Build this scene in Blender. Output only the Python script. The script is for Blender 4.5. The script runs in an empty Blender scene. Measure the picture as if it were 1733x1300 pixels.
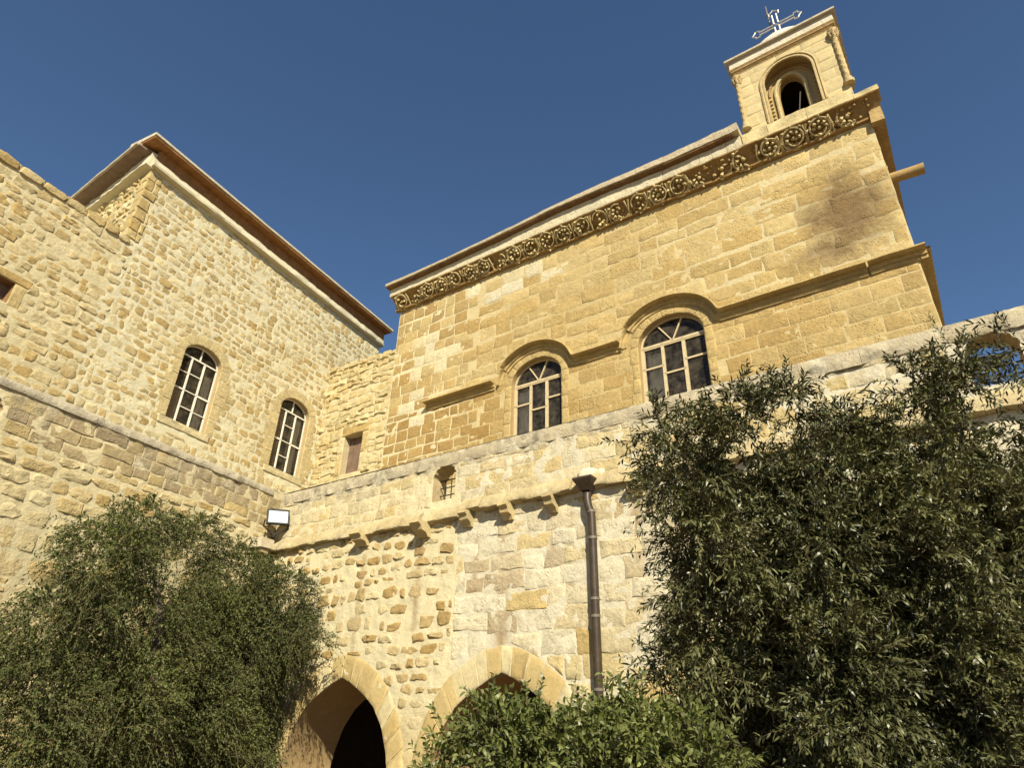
import bpy, math, random
import numpy as np
from mathutils import Vector, noise, geometry
random.seed(7)
rng = np.random.default_rng(5)
scene = bpy.context.scene
COL = scene.collection
rad = math.radians

# ------------------------------------------------------------------ helpers
def N(x, y, z=0.0):
    return noise.noise(Vector((x, y, z)))

class MB:
    """collects shapes (local u, y, z; y points into the wall) and links them as ONE mesh"""
    def __init__(self):
        self.v = []; self.f = []; self.m = []; self.c = []
    def add(self, vs, fs, mat=0, col=(1, 1, 1, 0)):
        b = len(self.v)
        self.v.extend(vs)
        if isinstance(col, list): self.c.extend(col)
        else: self.c.extend([col] * len(vs))
        for f in fs:
            self.f.append([i + b for i in f]); self.m.append(mat)
    def box(self, x0, x1, y0, y1, z0, z1, mat=0, col=(1, 1, 1, 0), j=0.0):
        vs = [(x, y, z) for x in (x0, x1) for y in (y0, y1) for z in (z0, z1)]
        if j: vs = [tuple(a + random.uniform(-j, j) for a in p) for p in vs]
        self.add(vs, [(0, 1, 3, 2), (4, 6, 7, 5), (0, 4, 5, 1), (2, 3, 7, 6), (0, 2, 6, 4), (1, 5, 7, 3)], mat, col)
    def bar(self, p, q, w, y0, y1, mat=0, col=(1, 1, 1, 0)):
        """flat bar between two (u,z) points, width w, from depth y0 to y1"""
        p = Vector(p); q = Vector(q); d = (q - p).normalized(); n = Vector((-d.y, d.x)) * w / 2
        a = [p + n, p - n, q - n, q + n]
        vs = [(k.x, y0, k.y) for k in a] + [(k.x, y1, k.y) for k in a]
        self.add(vs, [(0, 1, 2, 3), (7, 6, 5, 4), (0, 4, 5, 1), (1, 5, 6, 2), (2, 6, 7, 3), (3, 7, 4, 0)], mat, col)
    def tube(self, path, rads, n=6, mat=0, col=(1, 1, 1, 0), cap=True):
        path = [Vector(p) for p in path]
        if not hasattr(rads, '__len__'): rads = [rads] * len(path)
        vs = []; fs = []
        t0 = (path[1] - path[0]).normalized()
        ref = Vector((0, 0, 1)) if abs(t0.z) < .9 else Vector((1, 0, 0))
        a = t0.cross(ref).normalized()
        for i, p in enumerate(path):
            t = (path[min(i + 1, len(path) - 1)] - path[max(i - 1, 0)]).normalized()
            a = (a - t * a.dot(t)).normalized(); b = t.cross(a)
            for k in range(n):
                g = 2 * math.pi * k / n
                vs.append(tuple(p + (a * math.cos(g) + b * math.sin(g)) * rads[i]))
        for i in range(len(path) - 1):
            for k in range(n):
                k2 = (k + 1) % n
                fs.append((i * n + k, i * n + k2, (i + 1) * n + k2, (i + 1) * n + k))
        if cap:
            fs.append(tuple(range(n))[::-1]); fs.append(tuple(range((len(path) - 1) * n, len(path) * n)))
        self.add(vs, fs, mat, col)
    def sweep(self, path, prof, mat=0, col=(1, 1, 1, 0), jit=0.0, caps=True, vertical=False):
        """path of (u,z); profile of (p, off): p = how far it stands out, off = along the in-plane normal"""
        path = [Vector(p) for p in path]; vs = []; fs = []; cs = []; n = len(prof)
        for i, p in enumerate(path):
            d = (path[min(i + 1, len(path) - 1)] - path[max(i - 1, 0)]).normalized()
            nn = Vector((0, 1)) if vertical else Vector((-d.y, d.x))
            for (pp, off) in prof:
                q = p + nn * off
                jj = jit * N(q.x * 5.1, q.y * 5 + pp * 9, 3.3) if jit else 0
                vs.append((q.x, -pp + jj, q.y + jj * .6)); cs.append(col(q.x, q.y) if callable(col) else col)
        for i in range(len(path) - 1):
            for k in range(n - 1):
                fs.append((i * n + k, (i + 1) * n + k, (i + 1) * n + k + 1, i * n + k + 1))
        if caps:
            fs.append(tuple(range(n))); fs.append(tuple(range((len(path) - 1) * n, len(path) * n))[::-1])
        self.add(vs, fs, mat, cs)
    def dome(self, c, r, sx=1, sy=1, sz=1, nu=14, nv=6, mat=0, col=(1, 1, 1, 0), full=False):
        vs = []; fs = []; lo = -math.pi / 2 if full else 0
        for j in range(nv + 1):
            t = lo + (math.pi / 2 - lo) * j / nv
            for i in range(nu):
                g = 2 * math.pi * i / nu
                vs.append((c[0] + r * sx * math.cos(t) * math.cos(g), c[1] + r * sy * math.cos(t) * math.sin(g), c[2] + r * sz * math.sin(t)))
        for j in range(nv):
            for i in range(nu):
                i2 = (i + 1) % nu
                fs.append((j * nu + i, j * nu + i2, (j + 1) * nu + i2, (j + 1) * nu + i))
        self.add(vs, fs, mat, col)
    def build(self, name, mats, parent=None, smooth=False, angle=None, fixn=True):
        me = bpy.data.meshes.new(name)
        me.from_pydata(self.v, [], self.f)
        for m in (mats if isinstance(mats, (list, tuple)) else [mats]): me.materials.append(m)
        me.polygons.foreach_set('material_index', self.m)
        a = me.attributes.new('Col', 'FLOAT_COLOR', 'POINT')
        a.data.foreach_set('color', np.array(self.c, dtype=np.float32).ravel())
        if fixn:
            import bmesh
            bm = bmesh.new(); bm.from_mesh(me); bmesh.ops.recalc_face_normals(bm, faces=bm.faces[:]); bm.to_mesh(me); bm.free()
        if smooth:
            me.polygons.foreach_set('use_smooth', [True] * len(me.polygons))
            if angle is not None: me.set_sharp_from_angle(angle=angle)
        me.update()
        o = bpy.data.objects.new(name, me); COL.objects.link(o)
        if parent: o.parent = parent
        return o

def thing(name, label, cat, loc=(0, 0, 0), rz=0.0, group=None):
    o = bpy.data.objects.new(name, None); COL.objects.link(o)
    o.empty_display_size = .3
    o.location = loc; o.rotation_euler = (0, 0, rz); o['label'] = label; o['category'] = cat
    if group: o['group'] = group
    return o

# ------------------------------------------------------------------ materials
def mat_new(name):
    m = bpy.data.materials.new(name); m.use_nodes = True
    nt = m.node_tree; nt.nodes.clear()
    out = nt.nodes.new('ShaderNodeOutputMaterial'); bs = nt.nodes.new('ShaderNodeBsdfPrincipled')
    nt.links.new(bs.outputs[0], out.inputs[0])
    return m, nt, bs
def nd(nt, t, **k):
    n = nt.nodes.new(t)
    for a, b in k.items():
        if a.startswith('_'): n.inputs[a[1:].replace('_', ' ')].default_value = b
        else: setattr(n, a, b)
    return n
def noise_nd(nt, co, scale, detail=6, rough=.6):
    n = nd(nt, 'ShaderNodeTexNoise'); n.inputs['Scale'].default_value = scale
    n.inputs['Detail'].default_value = detail; n.inputs['Roughness'].default_value = rough
    nt.links.new(co, n.inputs['Vector']); return n.outputs['Fac']
def ramp(nt, fac, a, b, va, vb):
    n = nd(nt, 'ShaderNodeMapRange'); n.clamp = True
    for i, x in zip(('From Min', 'From Max', 'To Min', 'To Max'), (a, b, va, vb)): n.inputs[i].default_value = x
    nt.links.new(fac, n.inputs['Value']); return n.outputs[0]
def math_nd(nt, op, a, b):
    n = nd(nt, 'ShaderNodeMath', operation=op)
    for i, x in enumerate((a, b)):
        if isinstance(x, (int, float)): n.inputs[i].default_value = x
        else: nt.links.new(x, n.inputs[i])
    return n.outputs[0]
def mix(nt, fac, a, b, mode='MIX'):
    n = nd(nt, 'ShaderNodeMix', data_type='RGBA', blend_type=mode)
    for sock, x in ((n.inputs[0], fac), (n.inputs[6], a), (n.inputs[7], b)):
        if isinstance(x, (int, float)): sock.default_value = x
        elif isinstance(x, tuple): sock.default_value = (*x, 1) if len(x) == 3 else x
        else: nt.links.new(x, sock)
    return n.outputs[2]

def masonry_mat(name, bump=.6, pit=.0, mott=.30, grain=30, lichen=(.175, .155, .115), bleach=(.47, .425, .31), wscale=2.6):
    m, nt, bs = mat_new(name)
    tc = nd(nt, 'ShaderNodeTexCoord'); co = tc.outputs['Object']
    at = nd(nt, 'ShaderNodeAttribute', attribute_name='Col')
    n1 = noise_nd(nt, co, 3.3, 5); n2 = noise_nd(nt, co, 17, 6, .65); n3 = noise_nd(nt, co, 70, 3)
    v = math_nd(nt, 'MULTIPLY', ramp(nt, n1, .25, .75, 1 - mott * .5, 1 + mott * .45), ramp(nt, n2, .25, .75, 1 - mott * .75, 1 + mott * .6))
    v = math_nd(nt, 'MULTIPLY', v, ramp(nt, n3, .25, .75, .66, .80))
    cb = nd(nt, 'ShaderNodeCombineColor')
    for i in range(3): nt.links.new(v, cb.inputs[i])
    c = mix(nt, 1.0, at.outputs['Color'], cb.outputs[0], 'MULTIPLY')
    # warm blotches that belong to the stone itself
    n4 = noise_nd(nt, co, 5.5, 7, .7)
    c = mix(nt, ramp(nt, n4, .56, .72, 0, .45), c, mix(nt, 1.0, c, (1.0, .84, .62), 'MULTIPLY'))
    # weathering driven by the painted-in amount (alpha)
    w = noise_nd(nt, co, wscale, 9, .68); w2 = noise_nd(nt, co, wscale * 2.3, 8, .7)
    f = ramp(nt, math_nd(nt, 'ADD', w, at.outputs['Alpha']), .86, 1.12, 0, .92)
    c = mix(nt, f, c, mix(nt, ramp(nt, w2, .42, .6, 0, 1), lichen, bleach))
    nt.links.new(c, bs.inputs['Base Color'])
    bs.inputs['Roughness'].default_value = .92
    bs.inputs['Specular IOR Level'].default_value = .18
    h = math_nd(nt, 'ADD', math_nd(nt, 'MULTIPLY', noise_nd(nt, co, grain, 8, .7), .55), math_nd(nt, 'MULTIPLY', noise_nd(nt, co, grain * .32, 5, .6), 1.0))
    if pit:
        vo = nd(nt, 'ShaderNodeTexVoronoi'); vo.inputs['Scale'].default_value = 21; vo.inputs['Randomness'].default_value = 1
        nt.links.new(co, vo.inputs['Vector'])
        gate = ramp(nt, noise_nd(nt, co, 1.7, 3), .45, .62, 0, 1)
        h = math_nd(nt, 'SUBTRACT', h, math_nd(nt, 'MULTIPLY', math_nd(nt, 'MULTIPLY', ramp(nt, vo.outputs['Distance'], .12, .34, 1, 0), gate), pit))
    bp = nd(nt, 'ShaderNodeBump'); bp.inputs['Strength'].default_value = bump; bp.inputs['Distance'].default_value = .035
    nt.links.new(h, bp.inputs['Height']); nt.links.new(bp.outputs[0], bs.inputs['Normal'])
    return m

def plain_mat(name, col, rough=.7, metal=0.0, spec=.4, var=.25, scale=9, bump=.0, tint=None):
    m, nt, bs = mat_new(name)
    tc = nd(nt, 'ShaderNodeTexCoord'); co = tc.outputs['Object']
    n = noise_nd(nt, co, scale, 6, .65)
    d = tuple(x * (1 - var) for x in col); l = tuple(min(1, x * (1 + var)) for x in col)
    c = mix(nt, ramp(nt, n, .3, .7, 0, 1), d, l)
    if tint: c = mix(nt, ramp(nt, noise_nd(nt, co, scale * 2.7, 7, .7), .55, .68, 0, .8), c, tint)
    nt.links.new(c, bs.inputs['Base Color'])
    bs.inputs['Roughness'].default_value = rough; bs.inputs['Metallic'].default_value = metal
    bs.inputs['Specular IOR Level'].default_value = spec
    if bump:
        bp = nd(nt, 'ShaderNodeBump'); bp.inputs['Strength'].default_value = bump; bp.inputs['Distance'].default_value = .02
        nt.links.new(noise_nd(nt, co, scale * 3, 8, .7), bp.inputs['Height']); nt.links.new(bp.outputs[0], bs.inputs['Normal'])
    return m

def glass_mat(name):
    m = bpy.data.materials.new(name); m.use_nodes = True; nt = m.node_tree; nt.nodes.clear()
    out = nt.nodes.new('ShaderNodeOutputMaterial')
    tr = nd(nt, 'ShaderNodeBsdfTransparent'); tr.inputs[0].default_value = (.72, .70, .64, 1)
    gl = nd(nt, 'ShaderNodeBsdfGlossy'); gl.inputs['Roughness'].default_value = .04
    df = nd(nt, 'ShaderNodeBsdfDiffuse'); df.inputs[0].default_value = (.36, .30, .21, 1)
    fr = nd(nt, 'ShaderNodeFresnel'); fr.inputs[0].default_value = 1.33
    tc = nd(nt, 'ShaderNodeTexCoord')
    dust = ramp(nt, noise_nd(nt, tc.outputs['Object'], 6, 6, .7), .4, .75, .03, .22)
    m0 = nd(nt, 'ShaderNodeMixShader'); nt.links.new(dust, m0.inputs[0]); nt.links.new(tr.outputs[0], m0.inputs[1]); nt.links.new(df.outputs[0], m0.inputs[2])
    mx = nd(nt, 'ShaderNodeMixShader'); nt.links.new(fr.outputs[0], mx.inputs[0]); nt.links.new(m0.outputs[0], mx.inputs[1]); nt.links.new(gl.outputs[0], mx.inputs[2])
    nt.links.new(mx.outputs[0], out.inputs[0])
    return m

def leaf_mat(name, c1, c2, rough=.42, spec=.5, trans=.25):
    m, nt, bs = mat_new(name)
    at = nd(nt, 'ShaderNodeAttribute', attribute_name='Col')
    c = mix(nt, at.outputs['Fac'], c1, c2)
    geo = nd(nt, 'ShaderNodeNewGeometry')
    c2n = mix(nt, geo.outputs['Backfacing'], c, mix(nt, .4, c, (.13, .14, .055)))
    nt.links.new(c2n, bs.inputs['Base Color'])
    bs.inputs['Roughness'].default_value = rough; bs.inputs['Specular IOR Level'].default_value = spec
    tl = nd(nt, 'ShaderNodeBsdfTranslucent'); nt.links.new(mix(nt, 1.0, c, (.9, 1.0, .35), 'MULTIPLY'), tl.inputs[0])
    mx = nd(nt, 'ShaderNodeMixShader'); mx.inputs[0].default_value = trans
    out = [n for n in nt.nodes if n.type == 'OUTPUT_MATERIAL'][0]
    nt.links.new(bs.outputs[0], mx.inputs[1]); nt.links.new(tl.outputs[0], mx.inputs[2]); nt.links.new(mx.outputs[0], out.inputs[0])
    return m

M = {}
M['mortar'] = masonry_mat('lime_mortar', bump=.55, mott=.16, grain=26)
M['rubble'] = masonry_mat('rubble_stone', bump=.65, mott=.34, grain=24)
M['ashlar'] = masonry_mat('ashlar_stone', bump=.6, pit=.9, mott=.30, grain=30)
M['pale'] = masonry_mat('pale_ashlar_stone', bump=.75, pit=.3, mott=.26, grain=22)
M['dressed'] = masonry_mat('dressed_stone', bump=.3, mott=.2, grain=30)
M['carved'] = masonry_mat('carved_stone', bump=.5, mott=.35, grain=30)
M['plaster'] = masonry_mat('white_plaster', bump=.4, mott=.16, grain=22)
M['cream'] = plain_mat('cream_window_paint', (.46, .38, .23), .55, var=.14)
M['white'] = plain_mat('white_window_paint', (.66, .63, .54), .5, var=.10)
M['glass'] = glass_mat('dusty_window_glass')
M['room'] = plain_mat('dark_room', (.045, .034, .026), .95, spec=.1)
M['passage'] = plain_mat('shaded_passage_plaster', (.10, .075, .05), .95, spec=.1)  # dark tone puts the deep shade inside the arches into the colour
M['blind'] = plain_mat('brown_blind', (.42, .31, .22), .8, var=.15)  # blind tone lifted to include the pale reflection on the panes
M['curtain'] = plain_mat('pale_curtain', (.80, .76, .64), .9, var=.2)
M['wood'] = plain_mat('brown_soffit_boards', (.24, .115, .036), .8, var=.3, scale=5, tint=(.14, .075, .035))
M['shade_wood'] = plain_mat('shade_darkened_boards', (.15, .082, .035), .85, var=.35, scale=4, tint=(.08, .045, .02))  # boards coloured dark to stand for the shade under the church roof edge
M['shutter'] = plain_mat('old_shutter_boards', (.15, .10, .068), .8, var=.3, scale=5)
M['lead'] = plain_mat('roof_edge_cement', (.42, .375, .28), .85, var=.25, scale=8, tint=(.26, .23, .17))
M['rust'] = plain_mat('dark_iron', (.045, .035, .028), .7, metal=.2, var=.4)
M['pipe'] = plain_mat('brown_pipe_paint', (.040, .028, .018), .45, var=.35, scale=7, spec=.35, tint=(.075, .055, .035))
M['clamp'] = plain_mat('scuffed_grey_metal', (.15, .13, .10), .6, metal=.2, var=.3, scale=25)
M['steel'] = plain_mat('weathered_white_metal', (.50, .48, .43), .45, metal=.3, var=.2)
M['black'] = plain_mat('black_lamp_housing', (.015, .015, .016), .45)
M['lens'] = plain_mat('floodlight_lens', (.50, .55, .58), .2, spec=.8, var=.06)
M['bark'] = plain_mat('grey_brown_bark', (.13, .10, .07), .9, var=.35, scale=12, bump=.8)
M['twig'] = plain_mat('pale_twig', (.13, .105, .055), .8, var=.3)

# ------------------------------------------------------------------ palette
def lerp(a, b, t): return tuple(x + (y - x) * t for x, y in zip(a, b))
def jit(c, a): 
    k = 1 + random.uniform(-a, a); h = random.uniform(-a, a) * .35
    return (c[0] * k, c[1] * k * (1 - h * .3), c[2] * k * (1 - h))

OCHRE = (.485, .350, .140); DEEP = (.37, .240, .085); HONEY = (.57, .450, .215); CREAM = (.65, .56, .33)
LIME = (.70, .625, .400); CHALK = (.69, .635, .47)

# ------------------------------------------------------------------ masonry
def clip(poly, a, nrm):
    """keep the side of the line through a where dot(p-a, nrm) >= 0"""
    out = []
    for i in range(len(poly)):
        p = poly[i]; q = poly[(i + 1) % len(poly)]
        dp = (p[0] - a[0]) * nrm[0] + (p[1] - a[1]) * nrm[1]; dq = (q[0] - a[0]) * nrm[0] + (q[1] - a[1]) * nrm[1]
        if dp >= 0: out.append(p)
        if (dp >= 0) != (dq >= 0):
            t = dp / (dp - dq); out.append((p[0] + (q[0] - p[0]) * t, p[1] + (q[1] - p[1]) * t))
    return out
def area(p):
    return .5 * sum(p[i][0] * p[(i + 1) % len(p)][1] - p[(i + 1) % len(p)][0] * p[i][1] for i in range(len(p)))
def inside_convex(pt, poly):
    for i in range(len(poly)):
        a = poly[i]; b = poly[(i + 1) % len(poly)]
        if (b[0] - a[0]) * (pt[1] - a[1]) - (b[1] - a[1]) * (pt[0] - a[0]) < 0: return False
    return True
def avoid(poly, hole):
    """trim a convex stone so that it stays outside a convex CCW hole"""
    hx = [h[0] for h in hole]; hz = [h[1] for h in hole]; px = [p[0] for p in poly]; pz = [p[1] for p in poly]
    if max(px) <= min(hx) or min(px) >= max(hx) or max(pz) <= min(hz) or min(pz) >= max(hz): return poly
    best = None; ba = 0
    for i in range(len(hole)):
        a = hole[i]; b = hole[(i + 1) % len(hole)]
        c = clip(poly, a, (b[1] - a[1], -(b[0] - a[0])))
        if len(c) > 2:
            s = area(c)
            if s > ba: ba = s; best = c
    if best is None or ba < .35 * area(poly) or ba < .004: return None
    return best
def densify(poly, step):
    out = []
    for i in range(len(poly)):
        a = poly[i]; b = poly[(i + 1) % len(poly)]; L = math.hypot(b[0] - a[0], b[1] - a[1]); n = max(1, int(round(L / step)))
        for k in range(n): out.append((a[0] + (b[0] - a[0]) * k / n, a[1] + (b[1] - a[1]) * k / n))
    return out
def stone(mb, poly, h, col, mat=1, ch=.015, rough=.25, tilt=.15, sink=.03, y0=0.0):
    n = len(poly); cx = sum(p[0] for p in poly) / n; cz = sum(p[1] for p in poly) / n
    R = max(math.hypot(p[0] - cx, p[1] - cz) for p in poly) + 1e-6
    tx = random.uniform(-tilt, tilt); tz = random.uniform(-tilt, tilt); seed = random.uniform(0, 99)
    vs = []
    def put(k, depth, nz):
        for p in poly:
            dx = p[0] - cx; dz = p[1] - cz; L = math.hypot(dx, dz) + 1e-6
            s = max(.05, 1 - ch / L) if k < 0 else k
            x = cx + dx * s; z = cz + dz * s
            d = depth * (1 + tx * dx / R + tz * dz / R) + nz * h * N(x * 11 + seed, z * 11, seed)
            vs.append((x, y0 - d, z))
    put(1.0, -sink, 0); put(1.0, h * .35, rough * .4); put(-1, h * .92, rough); put(.55, h * 1.0, rough * 1.5)
    vs.append((cx, y0 - h * 1.03, cz))
    fs = []
    for r in range(3):
        for k in range(n):
            k2 = (k + 1) % n; fs.append((r * n + k, r * n + k2, (r + 1) * n + k2, (r + 1) * n + k))
    for k in range(n): fs.append((3 * n + k, 3 * n + (k + 1) % n, 4 * n))
    mb.add(vs, fs, mat, col)
def round_cell(u0, u1, z0, z1, e, wob, n=None):
    """an irregular, roughly four sided stone with knocked-off corners"""
    cx = (u0 + u1) / 2; cz = (z0 + z1) / 2; a = (u1 - u0) / 2; b = (z1 - z0) / 2; s = random.uniform(0, 50)
    out = []; m = random.randint(6, 10); ph = random.uniform(0, 6.28)
    for k in range(m):
        g = ph + 2 * math.pi * (k + random.uniform(-.28, .28)) / m
        c = math.cos(g); d = math.sin(g)
        r = 1 + wob * .8 * N(c * 1.3 + s, d * 1.3, s)
        out.append((cx + a * r * math.copysign(abs(c) ** (2 / e), c), cz + b * r * math.copysign(abs(d) ** (2 / e), d)))
    out = densify(out, max(.04, min(a, b) * .55))
    return [(p[0] + .010 * N(p[0] * 17, p[1] * 17, 3.3), p[1] + .010 * N(p[0] * 17, p[1] * 17, 9.1)) for p in out]
def wall_grid(mb, outline, holes, res, amp, colf, y0=0.0, mat=0, freq=6.0):
    pts = []; edges = []
    def ring(poly, step):
        p = densify(poly, step); b = len(pts); pts.extend(Vector(q) for q in p)
        for i in range(len(p)): edges.append((b + i, b + (i + 1) % len(p)))
    ring(outline, res * 1.5)
    for h in holes: ring(h, .05)
    nb = len(pts)
    us = [p[0] for p in outline]; zs = [p[1] for p in outline]
    u = min(us) + res * .6
    while u < max(us) - res * .4:
        z = min(zs) + res * .6
        while z < max(zs) - res * .4:
            pts.append(Vector((u + random.uniform(-.3, .3) * res, z + random.uniform(-.3, .3) * res))); z += res
        u += res
    r = geometry.delaunay_2d_cdt(pts, edges, [], 1, 1e-5)
    edge = set()
    for e in r[1]: pass
    vs = []; cs = []
    for i, p in enumerate(r[0]):
        o = r[3][i]; onb = any(k < nb for k in o) if o else False
        d = 0 if onb else amp * (N(p.x * freq, p.y * freq, 1.7) + .6 * N(p.x * freq * 2.3, p.y * freq * 2.3, 5.1) + .25)
        vs.append((p.x, y0 - d, p.y)); cs.append(colf(p.x, p.y))
    def inp(x, y, poly):
        ins = False; j = len(poly) - 1
        for i in range(len(poly)):
            (xi, yi), (xj, yj) = poly[i], poly[j]
            if (yi > y) != (yj > y) and x < (xj - xi) * (y - yi) / (yj - yi) + xi: ins = not ins
            j = i
        return ins
    fs = []
    for f in r[2]:
        x = sum(vs[k][0] for k in f) / len(f); y = sum(vs[k][2] for k in f) / len(f)
        if not any(inp(x, y, h) for h in holes): fs.append(tuple(f))
    mb.add(vs, fs, mat, cs)
def reveal(mb, poly, depth, col, mat=0, y0=0.0, closed=True, seg=3):
    """strip that runs from the face of a wall inwards along an outline"""
    p = densify(poly, .12) if closed else poly
    n = len(p); vs = []; fs = []
    for j in range(seg + 1):
        for q in p: vs.append((q[0], y0 + depth * j / seg, q[1]))
    for j in range(seg):
        for k in range(n if closed else n - 1):
            k2 = (k + 1) % n; fs.append((j * n + k, j * n + k2, (j + 1) * n + k2, (j + 1) * n + k))
    cs = [col(v[0], v[2]) for v in vs] if callable(col) else col
    mb.add(vs, fs, mat, cs)
def courses(mb, u0, u1, z0, z1, hs, ws, gap, holes, colf, kind='rubble', h=(.02, .045), e=(2.6, 5), wob=.22, rough=.35, tilt=.3, mat=1, keep=None, wav=.02, skip=0.0, ch=.02, drop=.0):
    z = z0
    while z < z1 - .03:
        H = random.uniform(*hs)
        if z + H > z1 - .05: H = z1 - z
        u = u0 - random.uniform(0, ws[0]) * .8
        while u < u1 - .03:
            W = random.uniform(*ws)
            a = max(u, u0); b = min(u + W, u1)
            if b - a > .06 and (not skip or random.random() > skip):
                zo = wav * N(u * .9, z * 2, 8.8) * 2
                g = gap * random.uniform(.6, 1.4)
                hh = H
                za = z + zo; zb = z + zo + H
                if drop and random.random() < drop:
                    zb -= H * random.uniform(.1, .3)
                if kind == 'rubble':
                    poly = round_cell(a + g, b - g, za + g, zb - g, random.uniform(*e), wob)
                else:
                    j = lambda: random.uniform(-1, 1) * wav * .35
                    poly = [(a + g + j(), za + g + j()), (b - g + j(), za + g + j()), (b - g + j(), zb - g + j()), (a + g + j(), zb - g + j())]
                    poly = densify(poly, .13)
                    poly = [(p[0] + .012 * wob * N(p[0] * 9, p[1] * 9, 2.2), p[1] + .012 * wob * N(p[0] * 9, p[1] * 9, 7.2)) for p in poly]
                for ho in holes:
                    if poly: poly = avoid(poly, ho)
                if poly and len(poly) > 2 and area(poly) > .004:
                    cu = (a + b) / 2; cz = z + H / 2
                    if keep is None or keep(cu, cz):
                        stone(mb, poly, random.uniform(*h), colf(cu, cz), mat, ch=ch, rough=rough, tilt=tilt)
            u += W
        z += H
def arch_poly(u0, u1, z0, zs, rise, n=12, e=2.0):
    """CCW outline of a round-headed opening"""
    c = (u0 + u1) / 2; r = (u1 - u0) / 2
    return [(u0, z0), (u1, z0)] + [(c + r * math.cos(math.pi * k / n), zs + rise * math.sin(math.pi * k / n)) for k in range(n + 1)]
def rect(u0, u1, z0, z1): return [(u0, z0), (u1, z0), (u1, z1), (u0, z1)]
def grow(poly, d):
    n = len(poly); cx = sum(p[0] for p in poly) / n; cz = sum(p[1] for p in poly) / n
    out = []
    for p in poly:
        L = math.hypot(p[0] - cx, p[1] - cz) + 1e-6; out.append((p[0] + (p[0] - cx) / L * d, p[1] + (p[1] - cz) / L * d))
    return out
def ring_stones(mb, inner, outer, cuts, h, colf, mat=1, gap=.006, rough=.15, y0=0.0):
    """voussoirs between two polylines of equal length, cut at the given index list"""
    for a, b in zip(cuts[:-1], cuts[1:]):
        poly = [inner[k] for k in range(a, b + 1)] + [outer[k] for k in range(b, a - 1, -1)]
        n = len(poly); cx = sum(p[0] for p in poly) / n; cz = sum(p[1] for p in poly) / n
        poly = [(p[0] + (cx - p[0]) * gap / (math.hypot(cx - p[0], cz - p[1]) + .01), p[1] + (cz - p[1]) * gap / (math.hypot(cx - p[0], cz - p[1]) + .01)) for p in poly]
        if area(poly) < 0: poly = poly[::-1]
        stone(mb, poly, h * random.uniform(.8, 1.2), colf(cx, cz), mat, ch=.012, rough=rough, tilt=.1, y0=y0)

# ------------------------------------------------------------------ frames of the walls
ROT_A = rad(-35.396); ROT_B = rad(62.304)
CORNER = Vector((-4.803, 13.326, 0))
def fr(rot): return Vector((math.cos(rot), math.sin(rot), 0)), Vector((-math.sin(rot), math.cos(rot), 0))
DA, IA = fr(ROT_A); DB, IB = fr(ROT_B)
O_A = CORNER; O_B = CORNER
O_C = CORNER + IA * 2.0
O_D = CORNER + IB * 2.0
O_E = O_D + DB * 2.68
Z_TER = 4.86

# ================================================================== ARCADE WALL (A)
def scallop_hole(c, z0, zs, w=.5, rise=.23, n=6):
    r = w / 2; pts = [(c - r, z0), (c + r, z0)]
    for k in range(n):
        for t in (.0, .35, .7):
            g = math.pi * (k + t) / n; bulge = 1 + .10 * math.sin(math.pi * t)
            pts.append((c + r * bulge * math.cos(g), zs + rise * bulge * math.sin(g)))
    pts.append((c - r, zs))
    return pts
ARCH = [(0, 2.36), (-.21, 2.28), (-.42, 2.17), (-.62, 2.05), (-.80, 1.92), (-1.03, 1.63), (-1.17, 1.30), (-1.24, 1.02)]
AOUT = [(0, 2.72), (-.33, 2.67), (-.62, 2.54), (-.88, 2.38), (-1.06, 2.22), (-1.32, 1.86), (-1.50, 1.45), (-1.58, 1.02)]
def arch_open(c):
    L = [(c + x, z) for x, z in ARCH]; Rr = [(c - x, z) for x, z in ARCH]
    return [(c - 1.24, -.05), (c + 1.24, -.05)] + Rr[::-1] + L[1:]
def arch_outer(c):
    L = [(c + x, z) for x, z in AOUT]; Rr = [(c - x, z) for x, z in AOUT]
    return [(c - 1.58, 0.0), (c + 1.58, 0.0)] + Rr[::-1] + L[1:]
A_CENT = [2.60, 5.85, 9.10, 12.35]
A_HOLES = [(4.51, 5.10), (12.46, 5.10)]
A_END = 16.0

def weather_A(u, z):
    w = 0.0
    if z > 4.75:
        w = .50 * min(1, max(0, (z - 5.15) / .6)) + .14 * N(u * .8, z * 1.5, 4) + .05
        w = max(w, .62 if z > 5.72 else 0)
    elif u > 4.9:
        w = .20 + .24 * N(u * .7, z * .9, 2.2) - .10 * max(0, (2.9 - z))
        # brown run-off below the second spout
    return max(0, min(.8, w))
def run_off(u, z):
    s = 0
    for uc, z0, z1, wd in ((5.83, 2.7, 4.6, .12), (6.70, 3.4, 4.5, .07), (4.10, 3.0, 4.5, .07), (8.05, 3.0, 4.5, .10), (5.30, 3.6, 4.6, .06), (2.75, 2.75, 4.4, .05), (7.0, 3.2, 4.5, .08)):
        if z0 < z < z1:
            k = abs(u + .02 * N(z * 3, 1, 1) - uc) / wd
            if k < 1.3: s = max(s, (1.3 - k) / 1.3 * (.75 + .4 * N(u * 6, z * 3, 9)))
    return max(0, min(1, s))
def stain(c, s, t=(.36, .25, .125)): return lerp(c, t, s)
def mortar_A(u, z):
    base = LIME if u < 5 else CHALK
    if z < 2.1: base = lerp(base, HONEY, min(1, (2.1 - z) / .9) * .75)
    k = 1 + .10 * N(u * 1.1, z * 1.1, 3)
    c = stain(tuple(x * k for x in base), run_off(u, z))
    return (*c, weather_A(u, z))
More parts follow.
